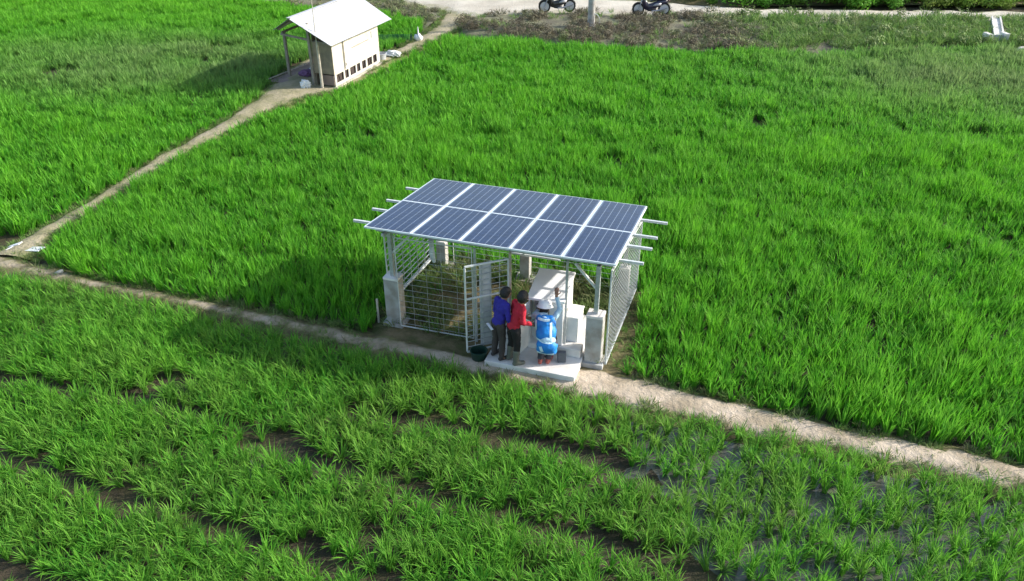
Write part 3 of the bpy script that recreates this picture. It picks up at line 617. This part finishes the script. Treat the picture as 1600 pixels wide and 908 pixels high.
# ------------------------------------------------------------------ people
def blob_mesh(name, prims, m, parent, vox=.012, smooth=4, disp=0., dscale=.08):
    """closed tapered capsules and ellipsoids grown together into one continuous skin"""
    bm = new()
    for p in prims:
        if p[0] == 'c':
            _, a, ra, b_, rb = p; a, b_ = Vector(a), Vector(b_)
            bmesh.ops.create_uvsphere(bm, u_segments=14, v_segments=10, radius=ra, matrix=Matrix.Translation(a))
            bmesh.ops.create_uvsphere(bm, u_segments=14, v_segments=10, radius=rb, matrix=Matrix.Translation(b_))
            if (b_-a).length > 1e-4: tube(bm, [a, b_], [ra, rb], 14)
        else:
            _, c, r, rot = p
            bmesh.ops.create_uvsphere(bm, u_segments=20, v_segments=14, radius=1, matrix=Matrix.Translation(Vector(c)) @ Euler(rot).to_matrix().to_4x4() @ Matrix.Diagonal((*r, 1)))
    me = bpy.data.meshes.new('tmp'); bm.to_mesh(me); bm.free(); o = bpy.data.objects.new('tmp', me); COL.objects.link(o)
    r = o.modifiers.new('r', 'REMESH'); r.mode = 'VOXEL'; r.voxel_size = vox; r.use_smooth_shade = True
    s = o.modifiers.new('s', 'SMOOTH'); s.iterations = smooth; s.factor = .5
    if disp:
        tx = bpy.data.textures.new('folds', 'CLOUDS'); tx.noise_scale = dscale
        d = o.modifiers.new('d', 'DISPLACE'); d.texture = tx; d.strength = disp; d.mid_level = .5
    dg = bpy.context.evaluated_depsgraph_get(); me2 = bpy.data.meshes.new_from_object(o.evaluated_get(dg)); bpy.data.objects.remove(o)
    me2.name = name; me2.materials.clear(); me2.materials.append(m)
    for p in me2.polygons: p.use_smooth = True
    ob = bpy.data.objects.new(name, me2); COL.objects.link(ob); ob.parent = parent; return ob
def V3(*a): return Vector(a)
def hand(wrist, d, palm_n, right=True):
    """palm, four unequal bent fingers and a thumb leaving the side of the palm"""
    d = Vector(d).normalized(); nn = Vector(palm_n); nn = (nn-d*nn.dot(d)).normalized(); s = d.cross(nn)*(1 if right else -1)
    P = []; w_ = Vector(wrist)
    for t in (-.026, -.009, .009, .026): P.append(('c', w_+d*.02+s*t*.6, .015, w_+d*.085+s*t, .0115))
    for t, L in ((-.029, .062), (-.010, .076), (.010, .072), (.030, .056)):
        a = w_+d*.088+s*t*1.12; b_ = a+d*L*.5+nn*.006; c = b_+d*L*.36+nn*.022
        P += [('c', a, .0088, b_, .0080), ('c', b_, .0080, c, .0068)]
    a = w_+d*.030-s*.030; b_ = a+(d*.5-s*.8).normalized()*.036+nn*.008; c = b_+(d*.85-s*.3).normalized()*.030+nn*.01
    P += [('c', a, .012, b_, .0095), ('c', b_, .0095, c, .008)]
    return P
def person(label, loc, rz, J, top, topm, legm, foot, footm, hat=None, sc_=1., group='people gathered on the slab'):
    """J: joint positions in the person's own frame (x right, y forward, z up)"""
    root = thing('person', label, 'person', loc, rz, group); root.scale = (sc_,)*3
    pel, chest, neck, head = (Vector(J[k]) for k in ('pelvis', 'chest', 'neck', 'head'))
    lean = math.atan2((chest-pel).y, (chest-pel).z)
    hr = Euler((J.get('nod', 0), J.get('tilt', 0), J.get('turn', 0)))
    HR = hr.to_matrix(); hp = lambda x, y, z: head+HR @ Vector((x, y, z))
    body = [('e', pel, (.140, .098, .11), (-lean, 0, 0)), ('e', (pel+chest)/2, (.120, .088, .2), (-lean, 0, 0)), ('e', chest, (.145, .098, .17), (-lean, 0, 0)),
            ('c', chest+(neck-chest)*.6, .075, neck, .056), ('c', neck, .055, head-Vector((0, 0, .05)), .055),
            ('e', hp(0, 0, .025), (.076, .094, .10), hr), ('e', hp(0, .03, -.045), (.055, .06, .062), hr), ('c', hp(0, .088, .012), .010, hp(0, .104, -.022), .015),
            ('e', hp(0, .084, -.052), (.022, .012, .009), hr), ('e', hp(.079, -.005, -.008), (.011, .02, .032), hr), ('e', hp(-.079, -.005, -.008), (.011, .02, .032), hr), ('c', hp(-.03, .082, .03), .010, hp(.03, .082, .03), .010)]
    tr, sl = [], []
    tops = [('e', pel+Vector((0, 0, .03)), (.150, .115, .12), (-lean, 0, 0)), ('e', (pel+chest)/2, (.142, .108, .22), (-lean, 0, 0)), ('e', chest, (.160, .112, .18), (-lean, 0, 0)), ('c', chest+(neck-chest)*.45, .085, chest+(neck-chest)*.85, .07)]
    for sd_, sg in (('r', 1), ('l', -1)):
        S, E_, W_2 = (Vector(J[sd_+k]) for k in ('sh', 'el', 'wr')); K, A = Vector(J[sd_+'kn']), Vector(J[sd_+'an']); H = pel+Vector((sg*.085, 0, -.03))
        body += [('c', chest+Vector((0, 0, .08)), .062, S, .050), ('c', S, .052, E_, .040), ('c', E_, .040, W_2, .027)]
        body += hand(W_2, J.get(sd_+'hd', W_2-E_), J.get(sd_+'pn', (0, 1, -.4)), sg > 0)
        body += [('c', H, .09, K, .055), ('c', K, .056, A, .035), ('c', A, .036, A+Vector((sg*.02, .05, -.045)), .035), ('c', A+Vector((0, -.02, -.04)), .034, A+Vector((sg*.03, .15, -.052)), .028)]
        tops += [('c', chest+Vector((0, 0, .09)), .078, S, .060), ('c', S, .060, E_, .050), ('c', E_, .050, E_.lerp(W_2, J.get('sleeve', .9)), .040)]
        tr += [('c', pel+Vector((sg*.045, 0, 0)), .108, H, .10), ('c', H, .098, K, .070), ('c', K, .070, K.lerp(A, J.get('cuff', .9)), .060)]
        if foot == 'boot':
            bt = blob_mesh('boot', [('c', K.lerp(A, .35), .070, A, .056), ('c', A+Vector((0, -.02, -.03)), .050, A+Vector((sg*.03, .15, -.045)), .044), ('c', A, .052, A+Vector((sg*.02, .08, -.035)), .046)], footm, root, .009)
        else:
            bt = blob_mesh('shoe', [('c', A+Vector((0, -.03, -.045)), .041, A+Vector((sg*.03, .16, -.05)), .038), ('c', A+Vector((0, 0, -.01)), .046, A+Vector((sg*.02, .08, -.045)), .030)], footm, root, .008)
    blob_mesh('body', body, M['skin'], root, .006, 2)
    tr.append(('e', pel, (.146, .112, .11), (-lean, 0, 0))); blob_mesh('trousers', tr, legm, root, .011, 2, .026, .09)
    sh_ = blob_mesh(top, tops, topm, root, .011, 2, .034, .11)
    for sx in (-.03, .03):
        bm = new(); bmesh.ops.create_uvsphere(bm, u_segments=10, v_segments=8, radius=.011, matrix=Matrix.Translation(hp(sx, .083, .014))); link('eye', bm, M['dark'], root, True)
    hair = [('e', hp(0, -.012, .045), (.086, .098, .09), hr), ('e', hp(0, -.045, -.0), (.08, .07, .09), hr)]
    if J.get('hairbulk'): hair += [('e', hp(*p), r, hr) for p, r in J['hairbulk']]
    blob_mesh('hair', hair, M['hair'], root, .008, 2, .012, .03)
    if hat == 'helmet':
        bm = new(); R_ = []
        prof = [(.128, -.0), (.150, .002), (.152, .012), (.128, .018), (.126, .05), (.112, .09), (.082, .122), (.04, .138), (.008, .142)]
        lathe(bm, prof, 28); 
        for v in bm.verts:
            v.co.y *= 1.16
            if v.co.z < .015 and v.co.y > .12: v.co.y += .04; v.co.z -= .012
        for y0, w1 in ((0, .018),):
            tube(bm, [(0, -.14, .05), (0, -.10, .10), (0, 0, .147), (0, .10, .10), (0, .14, .05)], .009, 8)
        hm = link('helmet', bm, M['helmet'], root, True); hm.location = hp(0, 0, .035); hm.rotation_euler = hr
    if hat == 'cap':
        bm = new(); lathe(bm, [(.103, 0), (.105, .03), (.098, .065), (.07, .095), (.03, .105), (.006, .106)], 24)
        for v in bm.verts: v.co.y *= 1.1
        cp = link('cap', bm, M['khaki'], root, True); cp.location = hp(0, 0, .055); cp.rotation_euler = hr
        bm = new(); lathe(bm, [(.10, 0), (.103, .004), (.09, .01)], 24)
        for v in bm.verts: v.co.y = v.co.y*.75+.10; v.co.x *= .8
        link('brim', bm, M['khaki'], cp, True)
    return root, sh_
def stand(lean=.04, side=0., arms='front', tl=0.):
    J = dict(pelvis=(side*.3, 0, .84), chest=(side*.7, lean, 1.17), neck=(side, lean+.03, 1.36), head=(side+.02, lean+.07, 1.49),
             rsh=(side*.8+.155, lean, 1.30), lsh=(side*.8-.155, lean, 1.30),
             rkn=(.10, .03, .45), lkn=(-.10, .02, .45), ran=(.11, -.01, .09), lan=(-.12, -.02, .09))
    if arms == 'front': J.update(rel=(side+.225, lean-.02, 1.04), rwr=(side+.14, lean+.22, 1.0), lel=(side-.225, lean-.02, 1.04), lwr=(side-.12, lean+.22, .98))
    if arms == 'tight': J.update(rel=(side+.20, lean-.04, 1.05), rwr=(side+.15, lean+.16, .93), lel=(side-.21, lean-.02, 1.05), lwr=(side-.10, lean+.18, .95))
    if arms == 'down': J.update(rel=(side+.21, lean-.03, 1.03), rwr=(side+.21, lean+.06, .80), lel=(side-.21, lean-.03, 1.03), lwr=(side-.21, lean+.04, .80))
    return J
J = stand(.08, .05, 'down'); J['turn'] = -.35; J['nod'] = -.35; J['hairbulk'] = [((.0, -.03, -.01), (.1, .10, .10))]
p1, top1 = person('person in a royal blue jacket and brown grey trousers, beside the open mesh gate', SW(2.72, -.36, .125), SYAW-.6, J, 'jacket', M['blue_cloth'], M['trouser_brown'], 'shoe', M['shoe'], sc_=.92)
bm = new(); bar(bm, (-.16, -.145, .80), (.02, -.155, .74), .05, .012); bb = link('shirt_hem', bm, M['shirt_white'], top1)
J = stand(.10, .05, 'tight'); J['nod'] = -.3; J['turn'] = -.4; J['tilt'] = .15; J['hairbulk'] = [((.03, -.02, -.0), (.1, .10, .11))]; J['cuff'] = .55; J['sleeve'] = .95
p2, top2 = person('person in a red jacket, black trousers and grey rubber boots, seen from behind', SW(3.03, -.43, .125), SYAW-.75, J, 'jacket', M['red_cloth'], M['trouser_black'], 'boot', M['boot'], sc_=.94)
J = dict(pelvis=(.09, -.28, .60), chest=(.0, -.07, .84), neck=(-.05, .06, .96), head=(-.06, .14, 1.02), nod=-.3,
         rsh=(.15, -.01, .94), lsh=(-.17, .01, .95), rel=(.22, .10, 1.08), rwr=(.14, .17, 1.30), lel=(-.29, .10, .78), lwr=(-.20, .30, .90),
         rhd=(-.05, .3, 1), lhd=(.1, .9, .3), rkn=(.12, .10, .43), lkn=(-.06, .08, .43), ran=(.07, -.08, .09), lan=(-.06, -.12, .09), sleeve=.8)
p3, top3 = person('person in a white helmet and bright blue vest, arms raised into the open cabinet', SW(3.56, -.17, .125), SYAW+.05, J, 'shirt', M['shirt_light'], M['trouser_grey'], 'shoe', M['red_shoe'], 'helmet')
pe, ch = Vector(J['pelvis']), Vector(J['chest']); ln = math.atan2((ch-pe).y, (ch-pe).z)
vest = blob_mesh('vest', [('e', pe+Vector((0, -.01, -.06)), (.195, .155, .16), (-ln, 0, 0)), ('e', (pe+ch)/2, (.185, .145, .22), (-ln, 0, 0)), ('e', ch+Vector((0, 0, .01)), (.20, .145, .16), (-ln, 0, 0)), ('c', ch+Vector((.10, .02, .10)), .07, ch+Vector((-.10, .02, .10)), .07), ('c', pe+Vector((-.1, -.03, -.14)), .09, pe+Vector((.1, -.03, -.14)), .09)], M['vest_blue'], p3, .01, 3, .014, .09)
def band_on(vest_o, pts, w_=.035, off=.006):
    """a strip laid on the back of the vest: each point is dropped on to its surface from behind"""
    bm = new(); me = vest_o.data; from mathutils.bvhtree import BVHTree
    bv = BVHTree.FromPolygons([v.co for v in me.vertices], [tuple(p.vertices) for p in me.polygons]); L = []
    for i in range(len(pts)-1):
        a, b_ = Vector((*pts[i], 0)), Vector((*pts[i+1], 0)); d = (b_-a).normalized(); n_ = Vector((-d.y, d.x, 0))
        for k in range(13):
            c = a.lerp(b_, k/12); row = []
            for s in (-1, 0, 1):
                q_ = c+n_*s*w_/2; h = bv.ray_cast(Vector((q_.x, -1, q_.y)), Vector((0, 1, 0)))
                if h[0] is None: row = None; break
                row.append(h[0]+h[1]*off)
            if row: L.append([bm.verts.new(r) for r in row])
            else: L.append(None)
    for A, B in zip(L, L[1:]):
        if A and B:
            for j in (0, 1): bm.faces.new((A[j], A[j+1], B[j+1], B[j]))
    return link('reflective_band', bm, M['band'], vest_o)
band_on(vest, [(-.15, .93), (-.12, .66), (.19, .66)]); band_on(vest, [(.12, .93), (.17, .66)]); band_on(vest, [(-.12, .965), (.10, .965)], .03); band_on(vest, [(.0, .58), (.04, .49)], .06); band_on(vest, [(-.10, .44), (.24, .44)], .03)
bm = new(); box(bm, (-.08, -.05, 0), (.08, .05, .22), .03); bg_ = link('bag', bm, M['bag']); bg_.location = SW(3.86, -.12, .122); bg_.rotation_euler = (0, 0, SYAW+.3); tag(bg_, 'small dark grey bag on the slab right of the person in the blue vest', 'bag')

# ------------------------------------------------------------------ field hut
hut = thing('field_hut', 'small white walled field hut under a pale gable sheet roof beside the field path', 'hut', HO, HYAW+PI)
# local frame: x = u (left of the long wall), y = -v
def L3(u, v, z): return (u, -v, z)
EZ, RZ2 = 1.66, 2.45
def quad_slab(bm, c, t):
    c = [Vector(p) for p in c]; n_ = (c[1]-c[0]).cross(c[2]-c[0]).normalized()
    if n_.z < 0: n_ = -n_
    a = [bm.verts.new(p) for p in c]; b_ = [bm.verts.new(p-n_*t) for p in c]; k = len(c)
    bm.faces.new(a); bm.faces.new(b_[::-1])
    for i in range(k): bm.faces.new((a[i], b_[i], b_[(i+1) % k], a[(i+1) % k]))
def slope(c0, c1, c2, c3, name):
    """corrugated sheet between four corners; ribs run c0->c3 direction"""
    bm = new(); c0, c1, c2, c3 = map(Vector, (c0, c1, c2, c3)); n_ = (c1-c0).cross(c3-c0).normalized(); n_ = n_ if n_.z > 0 else -n_; N_ = 120; T, B_ = [], []
    for i in range(N_+1):
        t = i/N_; h = .009*math.sin(i*PI*2/4)
        T.append((bm.verts.new(c0.lerp(c1, t)+n_*h), bm.verts.new(c3.lerp(c2, t)+n_*h))); B_.append((bm.verts.new(c0.lerp(c1, t)+n_*(h-.006)), bm.verts.new(c3.lerp(c2, t)+n_*(h-.006))))
    for i in range(N_):
        bm.faces.new((T[i][0], T[i+1][0], T[i+1][1], T[i][1])); bm.faces.new((B_[i][1], B_[i+1][1], B_[i+1][0], B_[i][0]))
        bm.faces.new((T[i][0], B_[i][0], B_[i+1][0], T[i+1][0])); bm.faces.new((T[i][1], T[i+1][1], B_[i+1][1], B_[i][1]))
    return link(name, bm, M['roof_sheet'], hut)
UR = 1.32
slope(L3(-.30, -.50, EZ), L3(-.42, 3.85, EZ), L3(UR-.1, 4.15, RZ2), L3(UR, -.45, RZ2), 'roof')
slope(L3(UR, -.45, RZ2-.004), L3(UR-.1, 4.15, RZ2-.004), L3(2.85, 3.95, EZ), L3(2.95, .85, EZ-.02), 'roof')
bm = new(); bar(bm, L3(UR, -.46, RZ2+.02), L3(UR-.1, 4.16, RZ2+.02), .16, .02); link('ridge_cap', bm, M['roof_sheet'], hut)
# room walls
RB = .80
bm = new()
WH = 1.60
box(bm, (0, -3.43, .46), (.03, 0, WH)); box(bm, (0, -3.43, .06), (.03, 0, .16))
vv = 0
for v0, v1 in ((0, .12), (.62, .72), (.98, 1.10), (1.52, 1.60), (1.86, 2.0), (2.30, 2.42), (2.80, 2.88), (3.18, 3.43)): box(bm, (.001, -v1, .16), (.029, -v0, .46))
link('wall', bm, M['ply_white'], hut)
bm = new()
for i in range(14): v = .2+i*.22+random.uniform(-.05, .05); bar(bm, L3(.05, v, .17), L3(.05, v+random.uniform(-.12, .12), .45), .03)
box(bm, (.06, -3.4, .06), (.08, -.03, .47)); link('lattice', bm, M['dark_wood'], hut)
bm = new(); box(bm, (0, .002, .50), (RB, .03, 1.62)); bm2 = bm
link('wall', bm, M['ply_brown'], hut)
bm = new(); box(bm, (.03, .004, .10), (RB-.25, .032, .46)); link('wall', bm, M['floor'], hut)
bm = new(); box(bm, (RB-.03, -3.4, .06), (RB, -.01, 1.95)); link('wall', bm, M['ply_brown'], hut)
bm = new(); box(bm, (.03, -3.43, .06), (RB-.03, -3.40, 1.62)); link('wall', bm, M['ply_white'], hut)
bm = new(); quad_slab(bm, [L3(0, .0, 1.62), L3(RB, 0, 1.62), L3(RB, 0, 2.3)], .02)
bm.free()
# wall details
bm = new(); bar(bm, L3(-.012, .72, .48), L3(-.012, .72, 1.56), .022); bar(bm, L3(-.012, .72, 1.545), L3(-.012, 3.35, 1.545), .03); link('trim', bm, M['wood'], hut)
bm = new(); box(bm, (-.022, -1.15, .52), (-.003, -.78, 1.5)); dd = link('door', bm, M['ply_white'], hut)
bm = new(); box(bm, (-.04, -.84, .62), (-.024, -.81, .72)); link('handle', bm, M['wood'], dd)
bm = new(); box(bm, (-.018, -2.6, 1.12), (-.003, -1.35, 1.15)); link('hatch_rail', bm, M['wood'], hut)
bm = new(); box(bm, (-.02, -3.12, 1.14), (-.003, -2.86, 1.38)); link('vent', bm, M['cab_grey'], hut)
bm = new(); box(bm, (-.08, -3.55, -.05), (.1, .05, .055), .01); link('sill_beam', bm, M['pale_wood'], hut)
bm = new(); box(bm, (RB, -3.6, -.05), (2.75, .15, .045), .01); link('floor', bm, M['floor'], hut)
for u, v, h in ((2.4, .72, 1.68), (2.38, 3.6, 1.70), (RB+.06, -.06, 2.25), (RB+.06, 3.5, 2.25), (UR, 2.0, 2.38)):
    bm = new(); bar(bm, L3(u, v, -.06), L3(u, v, h), .09); link('post', bm, M['wood'], hut)
for a, b_ in ((L3(2.45, .6, 1.60), L3(.02, -.1, 1.60)), (L3(2.4, 3.6, 1.60), L3(.02, 3.4, 1.60)), (L3(2.4, .6, 1.66), L3(2.4, 3.7, 1.66)), (L3(UR, -.3, 2.38), L3(UR-.08, 4.0, 2.38)), (L3(UR, -.2, 2.34), L3(2.7, .8, 1.70)), (L3(UR, -.2, 2.34), L3(-.1, -.3, 1.66))):
    bm = new(); bar(bm, a, b_, .05, .07); link('rafter', bm, M['wood'], hut)
bm = new(); bar(bm, L3(2.78, -.2, .1), L3(2.5, 2.6, .1), .03); bar(bm, L3(2.95, .2, .0), L3(2.6, -.2, .16), .03); rl = link('low_rail', bm, M['pale_wood'], hut)
bm = new(); tube(bm, [L3(.43, -.22, -.1), L3(.43, -.23, 1.6), L3(.44, -.24, 1.75), L3(.42, -.26, 3.7)], [.055, .05, .018, .010], 10)
pp = link('bamboo_pole', bm, M['pale_wood']); pp.location = HO; pp.rotation_euler = (0, 0, HYAW+PI); tag(pp, 'tall thin pale pole standing before the gable end of the hut', 'pole')
def HL(u, v, z=0): x, y = HW(u, v); return (x, y, z)
def sack(name, label, cat, loc, r, m, seed):
    bm = new(); bmesh.ops.create_icosphere(bm, subdivisions=4, radius=1); rr = random.Random(seed); ph = [rr.uniform(0, 6) for _ in range(6)]
    for v in bm.verts:
        c = v.co.copy(); k = 1+.10*math.sin(c.x*4+ph[0])*math.sin(c.y*5+ph[1])+.07*math.sin(c.z*7+ph[2]+c.x*3)
        v.co = Vector((c.x*r[0]*k, c.y*r[1]*k, max(c.z, -.75)*r[2]*k+r[2]*.75))+c*.05*math.sin(c.x*9+c.y*11+ph[3])*math.cos(c.z*8)
    o_ = link(name, bm, m, None, True); o_.location = loc; return tag(o_, label, cat)
sack('cloth_bundle', 'white and pale blue cloth bundle by the porch post of the hut', 'bundle', HL(1.0, -.42, .0), (.17, .10, .19), M['cloth_white'], 3)
sack('cloth_bundle', 'dull purple cloth heap on the hut porch floor', 'bundle', HL(1.75, .9, .045), (.30, .24, .12), M['cloth_purple'], 4)
sack('sack', 'small white sack lying at the back of the hut porch', 'sack', HL(1.75, 1.6, .045), (.26, .2, .12), M['cloth_white'], 5)
sack('sack', 'crumpled white sack on the path beside the grey tub behind the hut', 'sack', (-4.85, 33.3, -.02), (.32, .2, .13), M['cloth_white'], 6)
bm = new(); lathe(bm, [(.16, 0), (.2, .02), (.24, .24), (.26, .25), (.23, .26), (.18, .08)], 22); t2 = link('tub', bm, M['cab_grey']); t2.location = (-5.28, 32.85, -.02); tag(t2, 'grey round tub at the rear corner of the white hut', 'tub')

# marker, net, stones
mk = thing('marker_post', 'small white upright marker with a rag standing on the narrow path before the road', 'marker', (-4.05, 35.75, -.02))
bm = new(); tube(bm, [(0, 0, -.1), (0, 0, .42), (.0, 0, .62)], [.035, .03, .012], 8); link('post', bm, M['cloth_white'], mk)
bm = new(); bmesh.ops.create_icosphere(bm, subdivisions=3, radius=1)
for v in bm.verts: c = v.co.copy(); v.co = Vector((c.x*.16*(1+.3*math.sin(c.y*6)), c.y*.13, (c.z*.16+.15)*(1+.15*math.sin(c.x*7))))
link('rag', bm, M['cloth_white'], mk, True)
bm = new()
for i in range(31):
    t = i/30; x = -1.5*t; y = .05*math.sin(t*5); bar(bm, (x, y, 0), (x, y, .34+.03*math.sin(i)), .012)
    if i < 30:
        for k in range(9): bar(bm, (x, y, .04*k+.02), (-1.5*(i+1)/30, .05*math.sin((i+1)/6), .04*k+.02), .008)
nf = link('net_fence', bm, M['teal_net']); nf.location = (-4.3, 35.6, -.05); tag(nf, 'low dark teal net stretched across the rice edge behind the hut', 'net')
def rock(label, loc, s, seed, m='stone'):
    bm = new(); bmesh.ops.create_icosphere(bm, subdivisions=3, radius=1); rr = random.Random(seed); ph = [rr.uniform(0, 6) for _ in range(6)]
    for v in bm.verts:
        c = v.co.copy(); k = 1+.16*math.sin(c.x*3+ph[0])*math.cos(c.y*4+ph[1])+.1*math.sin(c.z*5+ph[2])
        v.co = Vector((c.x*s[0]*k, c.y*s[1]*k, c.z*s[2]*k+s[2]*.4))
    o_ = link('stone', bm, M[m]); o_.location = loc; o_.rotation_euler = (0, 0, rr.uniform(0, 6)); return tag(o_, label, 'stone')
rock('pale stone on the bend of the footpath, near the left edge', (-9.98, 15.55, -.01), (.10, .07, .05), 1)
rock('cream boulder at the far right where the field meets the bank', (21.3, 34.2, -.14), (.34, .24, .2), 3)
bm = new(); quad_slab(bm, [(-.42, -.09, .06), (.34, -.12, .05), (.4, .10, .04), (-.36, .12, .06)], .02); quad_slab(bm, [(-.5, .1, .03), (-.22, .12, .1), (-.2, .26, .1), (-.44, .24, .03)], .02)
pk = link('sheet_scrap', bm, M['cloth_white']); pk.location = (-11.25, 16.6, -.0); tag(pk, 'broken white sheet lying where the two field paths meet', 'sheet')

# culvert
cv = thing('culvert', 'small white concrete water gate at the bank foot on the far right', 'water gate', (20.75, 35.45, -.32), .1)
bm = new(); box(bm, (-.48, -.18, 0), (-.30, .25, .72), .02); box(bm, (.30, -.18, 0), (.48, .25, .72), .02); box(bm, (-.30, .05, 0), (.30, .2, .6), .01); link('headwall', bm, M['pale_concrete'], cv)
bm = new(); box(bm, (-.28, -.04, .1), (.28, .0, .66), .005); link('gate_board', bm, M['cab_grey'], cv)
bm = new(); bar(bm, (22.75, 39.35, .10), (21.05, 35.7, .06), .30, .14); bar(bm, (22.58, 39.4, .14), (20.88, 35.75, .10), .06, .2); bar(bm, (22.92, 39.3, .14), (21.22, 35.65, .10), .06, .2)
wp = link('water_chute', bm, M['pale_concrete']); tag(wp, 'narrow pale concrete chute running down the bank from the road to the water gate', 'water chute')

# utility pole
up = thing('utility_pole', 'grey concrete utility pole on the bank beside the road', 'utility pole', (3.62, 38.2, 0))
bm = new(); tube(bm, [(0, 0, -.2), (0, 0, 4), (0, 0, 9)], [.17, .145, .11], 20); link('shaft', bm, M['concrete'], up)
bm = new(); tube(bm, [(0, 0, -.1), (0, 0, .12)], [.28, .24], 20); link('footing', bm, M['concrete'], up)
bm = new(); tube(bm, [(.12+.26*math.cos(a), -.1, .28+.34*math.sin(a)) for a in np.linspace(-2.4, 2.4, 22)], .018, 8); link('cable_loop', bm, M['steel'], up)
bm = new(); bar(bm, (-.8, 0, 8.6), (.8, 0, 8.6), .08); link('crossarm', bm, M['steel'], up)

# ------------------------------------------------------------------ motorcycles (x forward = front wheel)
def motorcycle(label, loc, rz, paint, lean=.10):
    r = thing('motorcycle', label, 'motorcycle', loc, rz, 'motorcycles parked on the dirt road'); r.rotation_euler = (lean, 0, rz)
    for x, nm in ((.62, 'front'), (-.62, 'rear')):
        bm = new(); prof = []
        for k in range(12): a = 2*PI*k/12; prof.append((.255+.046*math.cos(a), .046*math.sin(a)))
        rings = []
        for k in range(32):
            a = 2*PI*k/32; rings.append([bm.verts.new((R_*math.cos(a), y, R_*math.sin(a))) for R_, y in prof])
        for k in range(32):
            A, B = rings[k], rings[(k+1) % 32]
            for j in range(12): bm.faces.new((A[j], A[(j+1) % 12], B[(j+1) % 12], B[j]))
        wh = link('wheel', bm, M['tyre'], r, True); wh.location = (x, 0, .298)
        bm = new()
        for R0, R1 in ((.190, .212),): lathe(bm, [(R0, -.028), (R1, -.03), (R1, .03), (R0, .028)], 32, 'Y')
        lathe(bm, [(.05, -.05), (.055, -.02), (.055, .02), (.05, .05)], 16, 'Y')
        for k in range(6): a = k*PI/3; bar(bm, (.045*math.cos(a), 0, .045*math.sin(a)), (.20*math.cos(a), 0, .20*math.sin(a)), .028, .02, up=(0, 1, 0))
        link('rim', bm, M['rim'], wh)
        bm = new(); lathe(bm, [(.10, -.052), (.10, -.046)], 20, 'Y'); link('brake_disc', bm, M['bike_grey'], wh)
        bm = new(); a0, a1 = (.35, 2.3) if nm == 'front' else (.9, 2.9); L_ = []
        for a in np.linspace(a0, a1, 12): L_.append([bm.verts.new((x+.325*math.cos(a), y, .298+.325*math.sin(a)-abs(y)*.3)) for y in (-.06, 0, .06)])
        for A, B in zip(L_, L_[1:]):
            for j in (0, 1): bm.faces.new((A[j], A[j+1], B[j+1], B[j]))
        bmesh.ops.solidify(bm, geom=bm.faces[:], thickness=.008); link('fender', bm, paint, r, True)
    for s in (-1, 1):
        bm = new(); tube(bm, [(.62, s*.07, .298), (.42, s*.07, .82)], [.024, .02], 10); link('fork', bm, M['bike_grey'], r)
    def loft(name, secs, m, par=None):
        bm = new(); rings = []
        for x, w_, z0, z1 in secs:
            ring = []
            for k in range(14):
                a = 2*PI*k/14; cx, sz = math.cos(a), math.sin(a); sq = lambda t: math.copysign(abs(t)**.6, t)
                ring.append(bm.verts.new((x, w_*sq(cx), (z0+z1)/2+(z1-z0)/2*sq(sz))))
            rings.append(ring)
        for A, B in zip(rings, rings[1:]):
            for k in range(14): bm.faces.new((A[k], A[(k+1) % 14], B[(k+1) % 14], B[k]))
        bm.faces.new(rings[0][::-1]); bm.faces.new(rings[-1]); bmesh.ops.recalc_face_normals(bm, faces=bm.faces)
        return link(name, bm, m, par or r, True)
    loft('body', [(-.80, .04, .62, .70), (-.60, .10, .52, .72), (-.30, .13, .38, .70), (-.05, .11, .24, .58), (.15, .09, .22, .54), (.30, .12, .26, .76), (.40, .13, .42, .92), (.47, .07, .62, .98)], paint)
    loft('leg_shield', [(.28, .17, .32, .78), (.36, .20, .38, .90), (.40, .17, .50, .92)], paint)
    loft('seat', [(-.72, .06, .71, .75), (-.60, .12, .70, .79), (-.20, .13, .68, .77), (.02, .10, .64, .71), (.10, .05, .63, .67)], M['dark'])
    loft('engine', [(-.22, .09, .22, .38), (-.05, .12, .18, .38), (.12, .10, .2, .34), (.2, .05, .24, .32)], M['dark'])
    loft('side_cover', [(-.45, .145, .46, .60), (-.2, .15, .42, .58), (-.08, .12, .42, .50)], M['bike_grey'])
    bm = new(); tube(bm, [(-.02, .13, .22), (-.3, .15, .24), (-.75, .17, .38)], [.022, .045, .04], 12); link('exhaust', bm, M['bike_grey'], r)
    bm = new(); tube(bm, [(.30, .33, 1.02), (.38, .20, 1.03), (.41, 0, .96), (.38, -.20, 1.03), (.30, -.33, 1.02)], .016, 8); hb = link('handlebar', bm, M['dark'], r)
    for s in (-1, 1):
        bm = new(); tube(bm, [(.34, s*.24, 1.03), (.36, s*.30, 1.17)], .006, 6); box(bm, (.355, s*.30-.05, 1.15), (.37, s*.30+.05, 1.21), .004); link('mirror', bm, M['dark'], hb)
    bm = new(); bmesh.ops.create_uvsphere(bm, u_segments=16, v_segments=10, radius=.085, matrix=Matrix.Translation((.44, 0, .93)) @ Matrix.Diagonal((.7, 1.1, .8, 1))); link('headlight', bm, M['rim'], r, True)
    bm = new(); box(bm, (-.87, -.05, .66), (-.80, .05, .73), .012); link('tail_light', bm, M['red_shoe'], r)
    bm = new(); tube(bm, [(-.85, .09, .70), (-.7, .12, .78), (-.45, .13, .76)], .012, 8); tube(bm, [(-.85, -.09, .70), (-.7, -.12, .78), (-.45, -.13, .76)], .012, 8); link('grab_rail', bm, M['bike_grey'], r)
    bm = new(); tube(bm, [(0, .08, .26), (-.08, .24, .03)], .012, 8); link('kickstand', bm, M['bike_grey'], r)
    return r
motorcycle('black motorcycle with a silver panel parked left of the utility pole', (2.2, 41.0, .05), PI+.12, M['black'])
motorcycle('dark navy motorcycle with bright wheels parked right of the utility pole', (6.68, 40.35, .05), PI, M['navy'])
